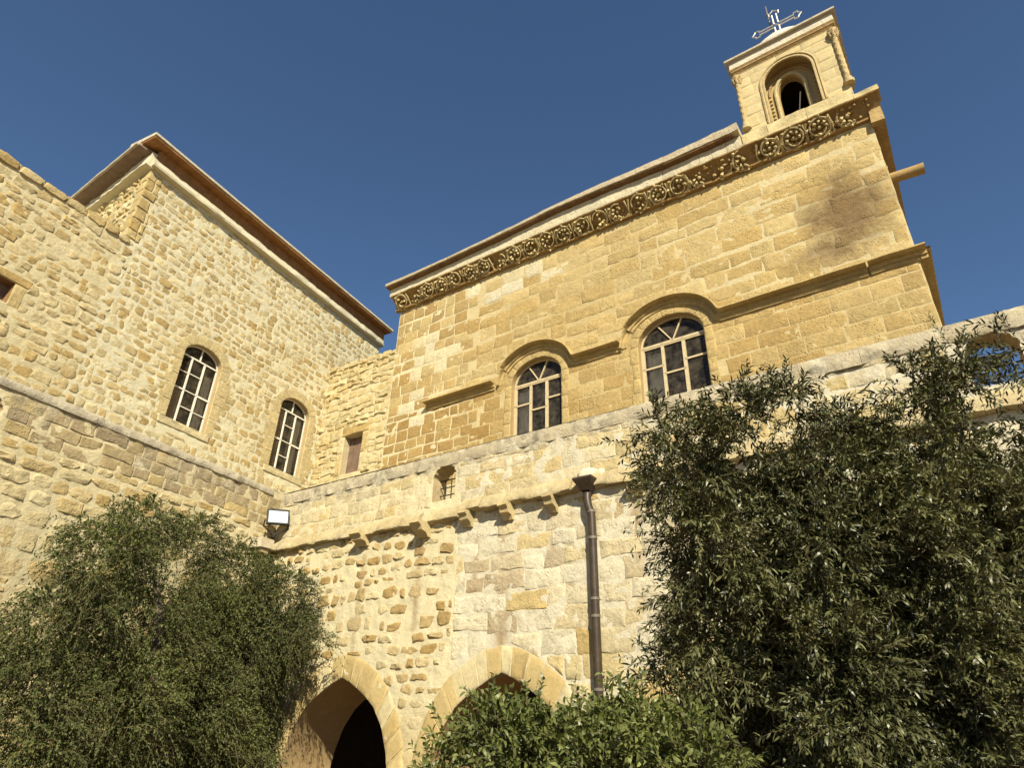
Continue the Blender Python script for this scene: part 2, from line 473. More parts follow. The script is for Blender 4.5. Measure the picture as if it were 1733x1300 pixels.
def stone_A(u, z):
    if z > 4.75: c = jit(lerp(HONEY, CHALK, random.random() * .7), .12)
    elif u < 4.9 + .3 * N(z * 2, 1): c = jit(lerp(lerp(DEEP, OCHRE, .4), CREAM, random.random() ** 1.2 * .9), .10)
    else:
        c = jit(lerp(HONEY, CHALK, random.random() ** .6), .10)
        if random.random() < .09: c = jit(lerp(OCHRE, HONEY, .3 + .6 * random.random()), .10)
        elif z < 2.6: c = jit(lerp(HONEY, CREAM, random.random()), .10)
    c = stain(c, run_off(u, z) * .8)
    return (*c, weather_A(u, z))

arcade = thing('arcade_wall', 'pale stone wall with pointed arches, stone corbels and a weathered parapet before the church', 'wall', O_A, ROT_A)
mb = MB()
outA = [(0, 0), (A_END, 0), (A_END, 5.93)] + [(u, 5.955 + .02 * N(u * 1.3, .3)) for u in np.arange(A_END - .2, .1, -.2)] + [(0, 5.99)]
holesA = [arch_open(c) for c in A_CENT if c < 11] + [arch_open(12.35)] + [scallop_hole(c, z, z + .40) for c, z in A_HOLES]
wall_grid(mb, outA, holesA, .05, .013, mortar_A)
stone_holes = [arch_outer(c) for c in A_CENT] + [grow(arch_poly(c - .25, c + .25, z, z + .4, .23), .05) for c, z in A_HOLES]
# parapet courses, rough moulding course, rubble on the left, big pale ashlar on the right
courses(mb, 0, A_END, 4.98, 5.74, (.20, .27), (.24, .58), .009, stone_holes, stone_A, 'ashlar', h=(.003, .010), wob=2, rough=1.0, tilt=.4, wav=.03, ch=.014)
courses(mb, .02, 4.9, 2.05, 4.72, (.17, .29), (.17, .42), .024, stone_holes, stone_A, 'rubble', h=(.012, .030), e=(2.0, 4.5), wob=.5, rough=.8, wav=.05, drop=.3, keep=lambda u, z: u < 4.95 and random.random() > .14)
courses(mb, .02, 4.9, .0, 2.05, (.18, .29), (.18, .42), .03, stone_holes, stone_A, 'rubble', h=(.008, .024), e=(2.0, 4), wob=.5, rough=.8, wav=.05, drop=.3, keep=lambda u, z: random.random() > .25)
courses(mb, 4.9, A_END, 0, 4.72, (.25, .36), (.26, .75), .012, stone_holes, stone_A, 'ashlar', h=(.006, .014), wob=2.4, rough=1.0, tilt=.5, wav=.05, ch=.02, drop=.15)
for c, z in A_HOLES:
    reveal(mb, scallop_hole(c, z, z + .40), .36, (.50, .40, .23, .2))
reveal(mb, [(0, 5.99), (A_END, 5.93)], .36, (.5, .46, .36, .6), closed=False, seg=2)
# the back of the parapet above the walkway
mb.add([(0, .36, Z_TER), (A_END, .36, Z_TER), (A_END, .36, 5.0), (0, .36, 5.0)], [(0, 1, 2, 3)], 0, (.5, .42, .26, .3))
mb.build('masonry', [M['mortar'], M['pale']], arcade, True, rad(30))

# arch surrounds: voussoirs and the deep reveal behind each of them
def resample(p, n):
    p = [Vector(q) for q in p]; L = [0]
    for a, b in zip(p[:-1], p[1:]): L.append(L[-1] + (b - a).length)
    out = []
    for k in range(n + 1):
        d = L[-1] * k / n; i = max(0, min(len(p) - 2, next((j for j in range(len(L) - 1) if L[j + 1] >= d - 1e-6), len(p) - 2)))
        t = (d - L[i]) / (L[i + 1] - L[i]); q = p[i].lerp(p[i + 1], t); out.append((q.x, q.y))
    return out
for c in A_CENT:
    mb = MB()
    for s in (1, -1):
        inn = resample([(c + s * x, z) for x, z in ARCH] + [(c + s * 1.24 * -1, 0)], 36)
        out = resample([(c + s * x, z) for x, z in AOUT] + [(c - s * 1.58, 0)], 36)
        cuts = [0]; 
        while cuts[-1] < 36: cuts.append(min(36, cuts[-1] + random.choice((2, 3, 3, 4))))
        ring_stones(mb, inn, out, cuts, .014, lambda u, z: (*jit(lerp(HONEY, OCHRE, random.random() * .7) if random.random() < .75 else CREAM, .08), .08), 1, gap=.007)
    reveal(mb, arch_open(c), 1.12, (.46, .335, .165, .05), 0, y0=.002, seg=6)
    mb.build('arch_surround', [M['dressed'], M['dressed']], arcade, True, rad(40))
# the vaulted passage behind the arches
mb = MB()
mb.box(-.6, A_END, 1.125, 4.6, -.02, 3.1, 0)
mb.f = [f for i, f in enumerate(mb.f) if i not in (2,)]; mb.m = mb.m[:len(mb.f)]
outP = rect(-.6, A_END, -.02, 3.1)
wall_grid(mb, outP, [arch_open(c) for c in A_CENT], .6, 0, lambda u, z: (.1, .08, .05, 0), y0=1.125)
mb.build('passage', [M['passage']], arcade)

# coping and rough string moulding over the arcade
def colB(u, z): 
    k = 1 + .14 * N(u * 2.2, z * 3, 6); return (.50 * k, .43 * k, .29 * k, .46 + .26 * N(u * .9, z))
mb = MB()
u = .0
while u < A_END:
    L = min(random.uniform(.5, 1.1), A_END - u); pth = [(u + L * k / 8 + (.004 if k == 0 else 0), 5.72 + .012 * N(u + k, 2)) for k in range(9)]
    t = random.uniform(.0, .012)
    mb.sweep(pth, [(.0, -.005), (.012 + t, .0), (.018 + t, .06), (.016 + t, .19), (-.006, .238 + t), (-.36, .235 + t)], 0, colB, jit=.05, vertical=True)
    u += L
mb.build('coping', [M['pale']], arcade, True, rad(45))
mb = MB()
segs = [(.02, 2.62, 4.73, 0), (2.70, 4.10, 4.72, .02), (4.18, 4.98, 4.72, .0), (5.0, 7.1, 4.79, .03), (7.1, 9.3, 4.79, .01), (9.3, 12.2, 4.79, .02), (12.2, A_END, 4.79, 0)]
for a, b, z0, t in segs:
    u = a
    while u < b - .02:
        L = min(random.uniform(.35, .8), b - u); L = L if b - u - L > .2 else b - u
        tt = t + random.uniform(-.01, .015); dz = random.uniform(-.012, .012)
        pth = [(u + .003 + (L - .006) * k / 6, z0 + dz + .016 * N((u + L * k / 6) * 4, 7)) for k in range(7)]
        mb.sweep(pth, [(-.02, .25), (.016, .22), (.040 + tt, .17), (.075 + tt, .12), (.115 + tt, .045), (.125 + tt, .0), (.11 + tt, -.016), (-.005, -.022), (-.02, -.03)], 0,
                 lambda u_, z_: (*jit(lerp((.47, .375, .205), CREAM, .35 + .5 * N(u_ * 1.3, 4)), .09), .26 + .34 * N(u_ * 2, z_)), jit=.075, vertical=True)
        u += L
mb.build('string_moulding', [M['pale']], arcade, True, rad(50))
# corbels (short stone brackets and spouts under the moulding)
def corbel(u, z, w, p, h):
    mb = MB()
    prof = [(0, .0), (p, .0), (p * 1.02, -h * .22), (p * .80, -h * .36), (p * .72, -h * .62), (p * .40, -h * .74), (p * .22, -h), (0, -h)]
    vs = []; n = len(prof)
    for s in (-w / 2, -w / 6, w / 6, w / 2):
        for (pp, dz) in prof: vs.append((u + s * (1 + .1 * N(pp * 9, dz * 9, u)), -pp + .012 * N(s * 20, dz * 20, u), z + dz + .012 * N(pp * 15, s * 15, u + 3)))
    fs = []
    for j in range(3):
        for k in range(n - 1): fs.append((j * n + k, (j + 1) * n + k, (j + 1) * n + k + 1, j * n + k + 1))
    fs += [tuple(range(n)), tuple(range(3 * n, 4 * n))[::-1]]
    mb.add(vs, fs, 0, (*jit(lerp(OCHRE, CREAM, .5), .10), .22))
    return mb.build('corbel', [M['dressed']], arcade, True, rad(35))
for u, z, w, p, h in ((2.72, 4.74, .26, .30, .22), (4.20, 4.72, .22, .34, .24), (5.13, 4.77, .17, .24, .24), (5.93, 4.77, .17, .24, .24), (6.74, 4.78, .15, .25, .26), (8.10, 4.77, .19, .22, .22), (9.2, 4.77, .18, .24, .24), (10.1, 4.77, .18, .24, .24), (11.0, 4.77, .18, .24, .24)):
    corbel(u, z, w, p, h)
mb = MB(); stone(mb, round_cell(7.16, 7.62, 4.86, 5.13, 2.6, .4, 18), .035, (*CHALK, .0), 0, ch=.06, rough=.8); mb.build('cement_patch', [M['plaster']], arcade, True)
# wrought iron grilles in the two scalloped openings of the parapet
for c, z in A_HOLES:
    mb = MB()
    for k in (-.15, 0.0, .15): mb.tube([(c + k, .20, z - .02), (c + k, .20, z + .44)], .011, 6)
    for k in (.02, .16, .30, .44): mb.tube([(c - .27, .20, z + k), (c + .27, .20, z + k)], .011, 6)
    mb.build('iron_grille', M['rust'], arcade)

# downpipe with its hopper
pu = 7.36
pipe = thing('downpipe', 'brown metal rain pipe with a square hopper running down the arcade wall', 'drainpipe', O_A + DA * pu - IA * .12, ROT_A)
mb = MB()
mb.tube([(0, .02, 4.72), (.0, .0, 4.62), (.015, .0, 4.5), (.05, .02, 4.38), (.055, .02, 4.2), (.07, .02, 2.0), (.08, .02, .1)], .060, 14)
mb.build('pipe', M['pipe'], pipe, True, rad(40))
for z, x in ((4.40, .045), (4.02, .057), (3.2, .062), (2.98, .063), (2.1, .07), (1.9, .07)): 
    mb = MB(); mb.tube([(x, .02, z), (x, .02, z + .035)], .067, 14); mb.build('clamp', M['clamp'], pipe, True, rad(40))
mb = MB()
a, b = .065, .155; za, zb = 4.72, 4.88
vs = [(-a, -a, za), (a, -a, za), (a, a, za), (-a, a, za), (-b, -b, zb), (b, -b, zb), (b, .09, zb), (-b, .09, zb), (-b, -b, zb + .025), (b, -b, zb + .025), (b, .09, zb + .025), (-b, .09, zb + .025)]
mb.add(vs, [(0, 1, 5, 4), (1, 2, 6, 5), (2, 3, 7, 6), (3, 0, 4, 7), (4, 5, 9, 8), (5, 6, 10, 9), (6, 7, 11, 10), (7, 4, 8, 11), (8, 9, 10, 11)], 0)
mb.build('hopper', M['pipe'], pipe)

# ================================================================== LEFT TERRACE WALL (B)
def weather_B(u, z):
    if z > 5.2: return max(0, min(.85, .20 + .20 * min(1, (z - 5.2) / .5) + .24 * N(u * .9, z * 1.2, 12)))
    return max(0, .12 + .16 * N(u * .8, z, 5))
def mortar_B(u, z):
    k = 1 + .10 * N(u, z, 8)
    b = lerp(CREAM, LIME, .5)
    if z < 3.4: b = lerp(b, HONEY, min(1, (3.4 - z) / 1.2) * .8)
    return (*(x * k for x in b), weather_B(u, z))
def stone_B(u, z):
    if z > 5.2: c = jit(lerp(HONEY, (.37, .295, .185), random.random() ** .6), .14)
    else: c = jit(lerp(OCHRE, CREAM, random.random() ** .7), .09)
    return (*c, weather_B(u, z))
left = thing('terrace_wall', 'grey streaked parapet and rubble wall at the left behind the tree', 'wall', O_B, ROT_B)
mb = MB()
B0 = -12.0
outB = [(B0, 0), (0, 0), (0, 5.97), (0, 5.99)] + [(u, 5.985 + .02 * N(u * 1.2, 4.4)) for u in np.arange(-.2, B0, -.2)] + [(B0, 5.99)]
hB = [scallop_hole(-5.72, 5.10, 5.50)]
wall_grid(mb, outB, hB, .05, .014, mortar_B)
shB = [grow(arch_poly(-5.97, -5.47, 5.1, 5.5, .23), .05)]
courses(mb, B0, -.02, 5.22, 5.86, (.19, .24), (.26, .60), .009, shB, stone_B, 'ashlar', h=(.006, .016), wob=2, rough=.9, wav=.03, ch=.012)
courses(mb, B0, -.02, 4.35, 5.22, (.20, .28), (.26, .55), .022, shB, stone_B, 'rubble', h=(.008, .022), e=(3, 7), wob=.35, rough=.9, wav=.04)
courses(mb, B0, -.02, 0, 4.35, (.22, .38), (.22, .60), .024, shB, stone_B, 'rubble', h=(.006, .018), e=(2.2, 5), wob=.55, rough=1.1, wav=.06, drop=.25, keep=lambda u, z: random.random() > .10 - .12 * min(0, z - 3))
reveal(mb, scallop_hole(-5.72, 5.10, 5.50), .36, (.46, .36, .2, .1))
reveal(mb, [(B0, 5.99), (0, 5.99)], .36, (.5, .46, .36, .6), closed=False, seg=2)
mb.build('masonry', [M['mortar'], M['pale']], left, True, rad(28))
mb = MB()
u = B0
while u < -.38:
    L = min(random.uniform(.5, 1.0), -.005 - u); pth = [(u + L * k / 8 + (.004 if k == 0 else 0), 5.865 + .010 * N(u + k, 2)) for k in range(9)]
    t = random.uniform(.0, .012)
    mb.sweep(pth, [(.0, -.005), (.025 + t, .0), (.032 + t, .03), (.030 + t, .10), (.012, .132 + t), (-.36, .13 + t)], 0, lambda u_, z_: (.52, .46, .34, .42 + .2 * N(u_ * 1.4, 3)), jit=.03, vertical=True)
    u += L
mb.build('coping', [M['pale']], left, True, rad(45))
mb = MB()
mb.box(-.62, -.30, -.34, .05, 4.70, 4.88, 0, (.62, .54, .38, .1), j=.008)
mb.box(-.55, -.37, -.30, .05, 4.60, 4.70, 0, (.40, .31, .18, .1), j=.008)
mb.build('corbel', [M['dressed']], left)

# floodlight on its bracket in the corner
fl = thing('floodlight', 'square floodlight with a bright lens on a bracket in the wall corner', 'lamp', CORNER - IB * .30 + DB * -.30, rad(28))
def tf(mb, f): mb.v = [f(*v) for v in mb.v]
def aim(x, y, z):   # tilt the lamp head downwards and roll it a little
    v = Vector((x, y, z)); v.rotate(__import__('mathutils').Euler((rad(-8), rad(-5), 0))); return (v.x, v.y, v.z + 5.36)
mb = MB()
W2, H2 = .215, .155
for (x0, x1, z0, z1) in ((-W2, W2, H2 - .025, H2), (-W2, W2, -H2, -H2 + .025), (-W2, -W2 + .025, -H2 + .025, H2 - .025), (W2 - .025, W2, -H2 + .025, H2 - .025)):
    mb.box(x0, x1, -.05, .0, z0, z1)
mb.box(-W2, W2, .0, .03, -H2, H2)
for k in range(7): mb.box(-W2 + .04 + k * .055, -W2 + .05 + k * .055, .03, .07, -H2 + .03, H2 - .03)
tf(mb, aim); mb.build('housing', M['black'], fl)
mb = MB(); mb.box(-W2 + .026, W2 - .026, -.035, -.004, -H2 + .026, H2 - .026); tf(mb, aim); mb.build('lens', M['lens'], fl)
mb = MB()
mb.tube([(-W2 - .02, .0, 5.28), (-W2 - .02, .06, 5.16), (0.0, .12, 5.02)], .016, 6); mb.tube([(W2 + .02, .0, 5.28), (W2 + .02, .06, 5.16), (.0, .12, 5.02)], .016, 6)
mb.tube([(0, .12, 5.02), (.02, .42, 5.0)], .03, 8)
mb.tube([(-.03, .14, 5.02), (-.12, .10, 5.08), (-.15, .16, 4.98), (-.16, .32, 4.93)], .009, 6)
mb.build('bracket', M['rust'], fl)

# ================================================================== windows
def window_parts(parent, u0, u1, z0, zs, rise, y, bars, mframe, panes=True, blinds=(), curtains=(), fw=.035, fd=.05, room=.9):
    """a round-headed window set back y from the face: frame > panes, plus what hangs inside"""
    f = MB()
    op = arch_poly(u0, u1, z0, zs, rise, 20)
    for a, b in zip(op, op[1:] + op[:1]):
        if a != b: f.bar(a, b, fw * 1.6, y, y + fd)
    for (p, q, w) in bars: f.bar(p, q, w, y - .008, y + fd * .8)
    fr_ = f.build('window', mframe, parent)
    g = MB(); pp = grow(op, -.004)
    g.add([(x, y + fd * .45, z) for x, z in pp], [tuple(range(len(pp)))]); g.build('pane', M['glass'], fr_)
    for (a, b, c, d) in blinds:
        k = MB(); k.box(a, b, y + .055, y + .065, c, d); k.build('blind', M['blind'], fr_)
    for (a, b, c, d) in curtains:
        k = MB(); n = 26; vs = []
        for j in range(2):
            for i in range(n + 1):
                t = i / n; vs.append((a + (b - a) * t * (1 - .25 * (j == 0) * .3), y + .12 + .03 * math.sin(t * 19 + a) + .012 * math.sin(t * 47), (c, d)[j]))
        k.add(vs, [(i, i + 1, n + 2 + i, n + 1 + i) for i in range(n)]); k.build('curtain', M['curtain'], fr_, True)
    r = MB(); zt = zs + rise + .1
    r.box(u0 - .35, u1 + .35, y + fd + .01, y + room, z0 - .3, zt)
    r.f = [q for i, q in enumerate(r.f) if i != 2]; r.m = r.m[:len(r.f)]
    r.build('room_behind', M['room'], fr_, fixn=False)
    return fr_
def inner_ring(mb, u0, u1, z0, zs, rise, w, h, colf, nst=14, jamb=(.25, .4), y0=0.0, jw=(None)):
    inn = [(u0 + (u1 - u0) / 2 + (u1 - u0) / 2 * math.cos(math.pi * k / (nst * 2)), zs + rise * math.sin(math.pi * k / (nst * 2))) for k in range(nst * 2 + 1)]
    out = [(u0 + (u1 - u0) / 2 + ((u1 - u0) / 2 + w) * math.cos(math.pi * k / (nst * 2)), zs + (rise + w) * math.sin(math.pi * k / (nst * 2))) for k in range(nst * 2 + 1)]
    ring_stones(mb, inn, out, list(range(0, nst * 2 + 1, 2)), h, colf, 1, gap=.004, rough=.1, y0=y0)
    for s in (0, 1):
        z = z0
        while z < zs - .02:
            H = min(random.uniform(*jamb), zs - z); H = H if zs - z - H > .1 else zs - z
            ww = random.uniform(w * .9, w * 2.0) if jw is None else random.uniform(*jw)
            po = rect(u0 - ww, u0, z, z + H) if s == 0 else rect(u1, u1 + ww, z, z + H)
            po = densify([(p[0] + (.005 if p[0] == min(q[0] for q in po) else -.005), p[1] + (.005 if p[1] == z else -.005)) for p in po], .15)
            stone(mb, po, h, colf(u0 - ww / 2, z), 1, ch=.01, rough=.12, tilt=.08, y0=y0); z += H

# ================================================================== CHURCH (C)
CL, CR = .70, 12.21
church = thing('church', 'honey coloured ashlar church with two arched windows and a carved scroll cornice', 'church', O_C, ROT_A)
W1 = (4.46, 5.71, 6.35, 8.26, .50); W2c = (7.44, 8.74, 6.35, 8.26, .51)
def soot(u, z):
    d = math.hypot((u - 11.45) / .62, (z - 9.75) / .85)
    s = max(0, min(1, 1.35 - d + .5 * N(u * 2.2, z * 1.6, 3)))
    d2 = math.hypot((u - 11.1) / .75, (z - 8.95) / .35); s = max(s, max(0, min(.7, 1.1 - d2 + .4 * N(u * 3, z * 3, 1))))
    return max(0, min(1, s * 1.2 + .30 * N(u * 9, z * 11, 2) * (s > 0) + .2 * N(u * 2.9, round(z / .33) * 1.7, 5) * (s > 0)))
def pale_patch(u, z):
    d = math.hypot((u - 1.75) / .75, (z - 9.6) / 1.3); d2 = math.hypot((u - 4.3) / 1.4, (z - 11.2) / .5)
    return max(0, min(1, 1.25 - min(d, d2) + .45 * N(u * 2.5, z * 2.5, 6)))
def mortar_C(u, z):
    k = 1 + .12 * N(u * 1.4, z * 1.4, 2)
    left_w = max(0, min(1, (3.2 - u) / .8))
    mid = max(0, min(1, 1.3 - abs(u - 6) / 2.6))
    c = lerp(lerp(HONEY, LIME, .55), LIME, left_w)
    c = lerp(c, lerp(OCHRE, HONEY, .7), mid * .75 if z > 8.5 else mid * .9)
    if z < 8.3 and u > 5.7: c = lerp(c, HONEY, .55)
    c = tuple(x * k for x in c)
    return (*c, max(0, .12 + .1 * N(u, z, 9)))
def stone_C(u, z):
    t = random.random()
    if z < 8.3 and u < 4: c = jit(lerp(DEEP, OCHRE, t), .10)
    elif z < 8.3: c = jit(lerp(lerp(DEEP, OCHRE, .6), lerp(OCHRE, HONEY, .5), t), .09)
    elif u < 3.2: c = jit(lerp(lerp(DEEP, OCHRE, .35), HONEY, t), .13)
    else: c = jit(lerp(OCHRE, HONEY, t), .10)
    pp = pale_patch(u, z)
    if random.random() < pp * .7: c = jit(lerp(CREAM, CHALK, random.random()), .06)
    return (*c, max(0, .10 + .12 * N(u * .7, z * .7, 5) + (.14 if z > 10.4 else 0)))
mb = MB()
outC = [(CL, Z_TER - .02), (CR + .02, Z_TER - .02)] + [(CR + .02 * N(z * 3, 1.0), z) for z in np.arange(5, 11.5, .25)] + [(CR, 11.62), (CL, 11.66)] + [(CL + .02 * N(z * 3, 5.0), z) for z in np.arange(11.5, 5, -.25)]
holesC = [arch_poly(*W1, 20), arch_poly(*W2c, 20)]
wall_grid(mb, outC, holesC, .05, .003, mortar_C)
clearC = [grow(arch_poly(w[0], w[1], w[2], w[3], w[4], 14), .16) for w in (W1, W2c)]
courses(mb, CL + .01, CR - .01, 6.3, 8.36, (.27, .33), (.34, .75), .008, clearC, stone_C, 'ashlar', h=(.002, .004), wob=1.4, rough=.8, wav=.014, ch=.006, tilt=.3, keep=lambda u, z: u > 3.6)
courses(mb, CL + .01, 3.9, 6.3, 8.36, (.25, .31), (.24, .50), .014, clearC, stone_C, 'ashlar', h=(.002, .004), wob=1.8, rough=.9, wav=.03, ch=.006, tilt=.3, keep=lambda u, z: u < 3.6)
courses(mb, CL + .01, CR - .01, 8.36, 11.60, (.28, .40), (.36, .85), .013, clearC, stone_C, 'ashlar', h=(.002, .008), wob=3.2, rough=1.3, wav=.06, ch=.012, tilt=.5, keep=lambda u, z: u > 3.3, drop=.15)
courses(mb, CL + .01, 3.6, 8.36, 11.62, (.27, .34), (.26, .56), .013, clearC, stone_C, 'ashlar', h=(.002, .005), wob=1.8, rough=.9, wav=.03, ch=.006, tilt=.3, keep=lambda u, z: u < 3.3)
for k in range(len(mb.v)):
    if mb.v[k][0] > 9.8 and mb.v[k][2] > 8.4:
        q = soot(mb.v[k][0], mb.v[k][2]) * .9
        if q > 0: mb.c[k] = (*lerp(mb.c[k][:3], (.20, .13, .06), q), mb.c[k][3] * (1 - q))
for w in (W1, W2c):
    inner_ring(mb, *w, .17, .012, lambda u, z: (*jit(lerp(OCHRE, HONEY, .45), .06), .02), nst=9, jamb=(.28, .36), jw=(.14, .20))
    reveal(mb, arch_poly(*w, 20), .16, (.47, .34, .16, .0))
# return wall on the right, back and left
mb.box(CL + .03, CR - .005, .04, 7.5, Z_TER - .02, 11.6, 0, (.50, .37, .18, .1))
mb.f.pop(-4); mb.m.pop(-4)
mb.build('masonry', [M['mortar'], M['ashlar']], church, True, rad(50))

# windows: fan light over three tall casements
def church_window(w, lo):
    u0, u1, z0, zs, rise = w; y = .13; W = u1 - u0; c = (u0 + u1) / 2
    a, b = u0 + W * .335, u0 + W * .655
    bars = [((u0, zs), (u1, zs), .05), ((u0 + .04, zs - .05), (u1 - .04, zs - .05), .022), ((c, zs), (c - W * .22, zs + rise * .86), .026), ((c, zs), (c + W * .18, zs + rise * .93), .026),
            ((a, z0), (a, zs), .058), ((b, z0), (b, zs), .066), ((u0, zs - .48), (a, zs - .48), .036), ((a, zs - .66), (b, zs - .66), .034), ((b, zs - .47), (u1, zs - .47), .036),
            ((u0 + .03, z0), (u0 + .03, zs), .075), ((u1 - .015, z0), (u1 - .015, zs), .04), ((u0, zs - 1.2), (u1, zs - 1.2), .036)]
    return window_parts(church, u0 + .015, u1 - .015, z0, zs, rise - .01, y, bars, M['cream'], curtains=[(u0 + .06, a - .0, z0, zs - .1)], fw=.028)
church_window(W1, 0); church_window(W2c, 1)

# string course that steps up over the windows
SP = [(.185, .060), (.19, .035), (.175, .026), (.055, .022), (.04, .0), (.04, -.04), (.06, -.047), (.06, -.058), (.028, -.062), (.026, -.115), (.036, -.12), (.036, -.128), (.0, -.135)]
SP = [(0, .068)] + SP
def scol(u, z): return (*jit(lerp(OCHRE, HONEY, .35), .05), .12 + .1 * N(u * 2, z))
def arcpath(w, a0, a1, n=16):
    c = (w[0] + w[1]) / 2; rx = (w[1] - w[0]) / 2 + .30
    return [(c + rx * math.cos(rad(a0 + (a1 - a0) * k / n)), w[3] + .05 + (w[4] + .23) * math.sin(rad(a0 + (a1 - a0) * k / n))) for k in range(n + 1)]
mb = MB()
zz = 8.395
mb.sweep([(u, zz + .008 * N(u * 2, 1)) for u in np.arange(2.02, 4.05, .1)], SP, 0, scol, jit=.02)
mb.sweep(arcpath(W1, 150, 16, 22) + [(6.02, zz + .03), (6.08, zz)] + [(u, zz + .006 * N(u * 3, 1)) for u in np.arange(6.2, 7.16, .1)], SP, 0, scol, jit=.016)
worn = [(p * .45, o) for p, o in SP]
mb.sweep(arcpath(W1, 178, 151, 6), worn, 0, scol, jit=.03)
mb.sweep(arcpath(W2c, 150, 16, 22) + [(9.05, zz + .03), (9.11, zz)] + [(u, zz + .006 * N(u * 3, 1)) for u in np.arange(9.2, 11.5, .1)], SP, 0, scol, jit=.016)
mb.sweep(arcpath(W2c, 180, 151, 6), worn, 0, scol, jit=.035)
mb.sweep([(11.53, zz), (11.8, zz + .01), (12.1, zz), (12.34, zz)], SP, 0, scol, jit=.012)
# it turns the corner
vs = []; 
for (p, o) in SP: vs += [(CR + p - .0, -.05, zz + o), (CR + p, 4.0, zz + o)]
mb.add(vs, [(2 * i, 2 * i + 1, 2 * i + 3, 2 * i + 2) for i in range(len(SP) - 1)], 0, scol(1, 1))
mb.build('string_course', [M['carved']], church, True, rad(28))

# carved frieze: concave bed with a running scroll, worn away in places
def zt(u): return 11.95 - .012 * (u - .6)         # its top edge sinks a little to the right
mb = MB()
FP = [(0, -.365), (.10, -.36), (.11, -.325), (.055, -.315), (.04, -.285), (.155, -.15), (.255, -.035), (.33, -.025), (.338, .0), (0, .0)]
fcol = lambda u, z: (*jit((.36, .235, .095), .08), .03)  # bed browner than the relief, with the cornice shade put into its colour
u = .60
while u < 12.4:
    L = min(random.uniform(.7, 1.2), 12.42 - u)
    if 12.42 - u - L < .3: L = 12.42 - u
    ero = .85 if 5.2 < u < 8.2 and random.random() < .75 else (.85 if random.random() < .2 else 1.0)
    n = 10
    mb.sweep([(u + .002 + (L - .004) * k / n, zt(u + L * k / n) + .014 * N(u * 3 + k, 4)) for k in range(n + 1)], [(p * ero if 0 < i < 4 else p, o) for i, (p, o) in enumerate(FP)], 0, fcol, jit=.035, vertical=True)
    u += L
mb.box(CR + .0, CR + .20, -.12, 3.5, 11.28, 11.72, 0, (.45, .32, .14, .1), j=.02)
def bed(u, v, h):                                               # a point on the sloping bed: v up the slope, h out of it
    return (u, -(.145 + v * .62 + h * .78), zt(u) - .165 + v * .78 - h * .62)
def scroll(mb, c, R, mir, full=1.0):
    col = (*jit(lerp(HONEY, CREAM, .3), .12), .06)  # relief paler than the bed, its sunlit highlights painted in
    def P(r, g, h): return bed(c + mir * r * math.cos(g), r * math.sin(g), h)
    def T(pts, r, n=6): mb.tube(pts, r, n, 0, col)
    w = lambda: random.uniform(.8, 1.25)
    nn = 30                                              # the stem: one and a half turns, rising out of the bed
    T([P(R * (1 - .10 * t - .62 * max(0, t - .45) ** 1.1), -2.2 + 8.2 * t, .045 + .03 * t) for t in np.linspace(0, full, nn)], [.025 * w() * (1 - .4 * k / nn) for k in range(nn)])
    T([P(R * (.82 - .12 * t - .5 * max(0, t - .5)), -2.0 + 6.6 * t, .03) for t in np.linspace(0, full * .85, 22)], .012, 5)
    for k in range(7):                                   # curled leaf tips along the inside of the stem
        g = -1.9 + k * .82 + random.uniform(-.15, .15); r = R * (.86 - .03 * k)
        if random.random() < .14 or k / 7 > full: continue
        T([P(r, g, .035), P(r * .72, g + .22, .085 * w()), P(r * .50, g + .50, .05)], [.020 * w(), .030 * w(), .008], 5)
        T([P(R * 1.02, g, .035), P(R * 1.12, g + .16, .075 * w()), P(R * 1.12, g + .36, .03)], [.022, .024 * w(), .006], 5)
    b = bed(c, 0, .04); mb.dome(b, .042, 1, 1.0, 1, 7, 4, 0, col, full=True)
MED = []
u = .80
while u < 12.1:
    worn = max(0, 1 - abs(u - 6.6) / 2.0) * .5 + (.25 if random.random() < .15 else 0)
    MED.append((u, max(.25, 1 - worn * random.random() * 1.6) if random.random() > .16 else random.uniform(.2, .5))); u += random.uniform(.435, .475)
for k in range(420):                                           # broken leaf stubs all along the bed
    u = random.uniform(.75, 12.3); q = random.uniform(.04, .46); r = random.uniform(.014, .034)
    mb.dome(bed(u, random.uniform(-.20, .16), random.uniform(0, .05)), r, random.uniform(.7, 1.7), 1.2, random.uniform(.7, 1.5), 6, 3, 0, (*jit(OCHRE, .12), .05), full=True)
for i, (u, full) in enumerate(MED):
    scroll(mb, u + .12 + random.uniform(-.02, .02), .198 * random.uniform(.88, 1.06), 1 if i % 2 else -1, full)
    if full > .45:
        for q in (-1, 1): mb.tube([bed(u + .12 + q * .215, -.19, .03), bed(u + .12 + q * .235, -.03, .06), bed(u + .12 + q * .19, .17, .05)], [.022, .014, .026], 5, 0, (*jit(HONEY, .1), .05))
mb.build('carved_frieze', [M['carved']], church, True, rad(50))

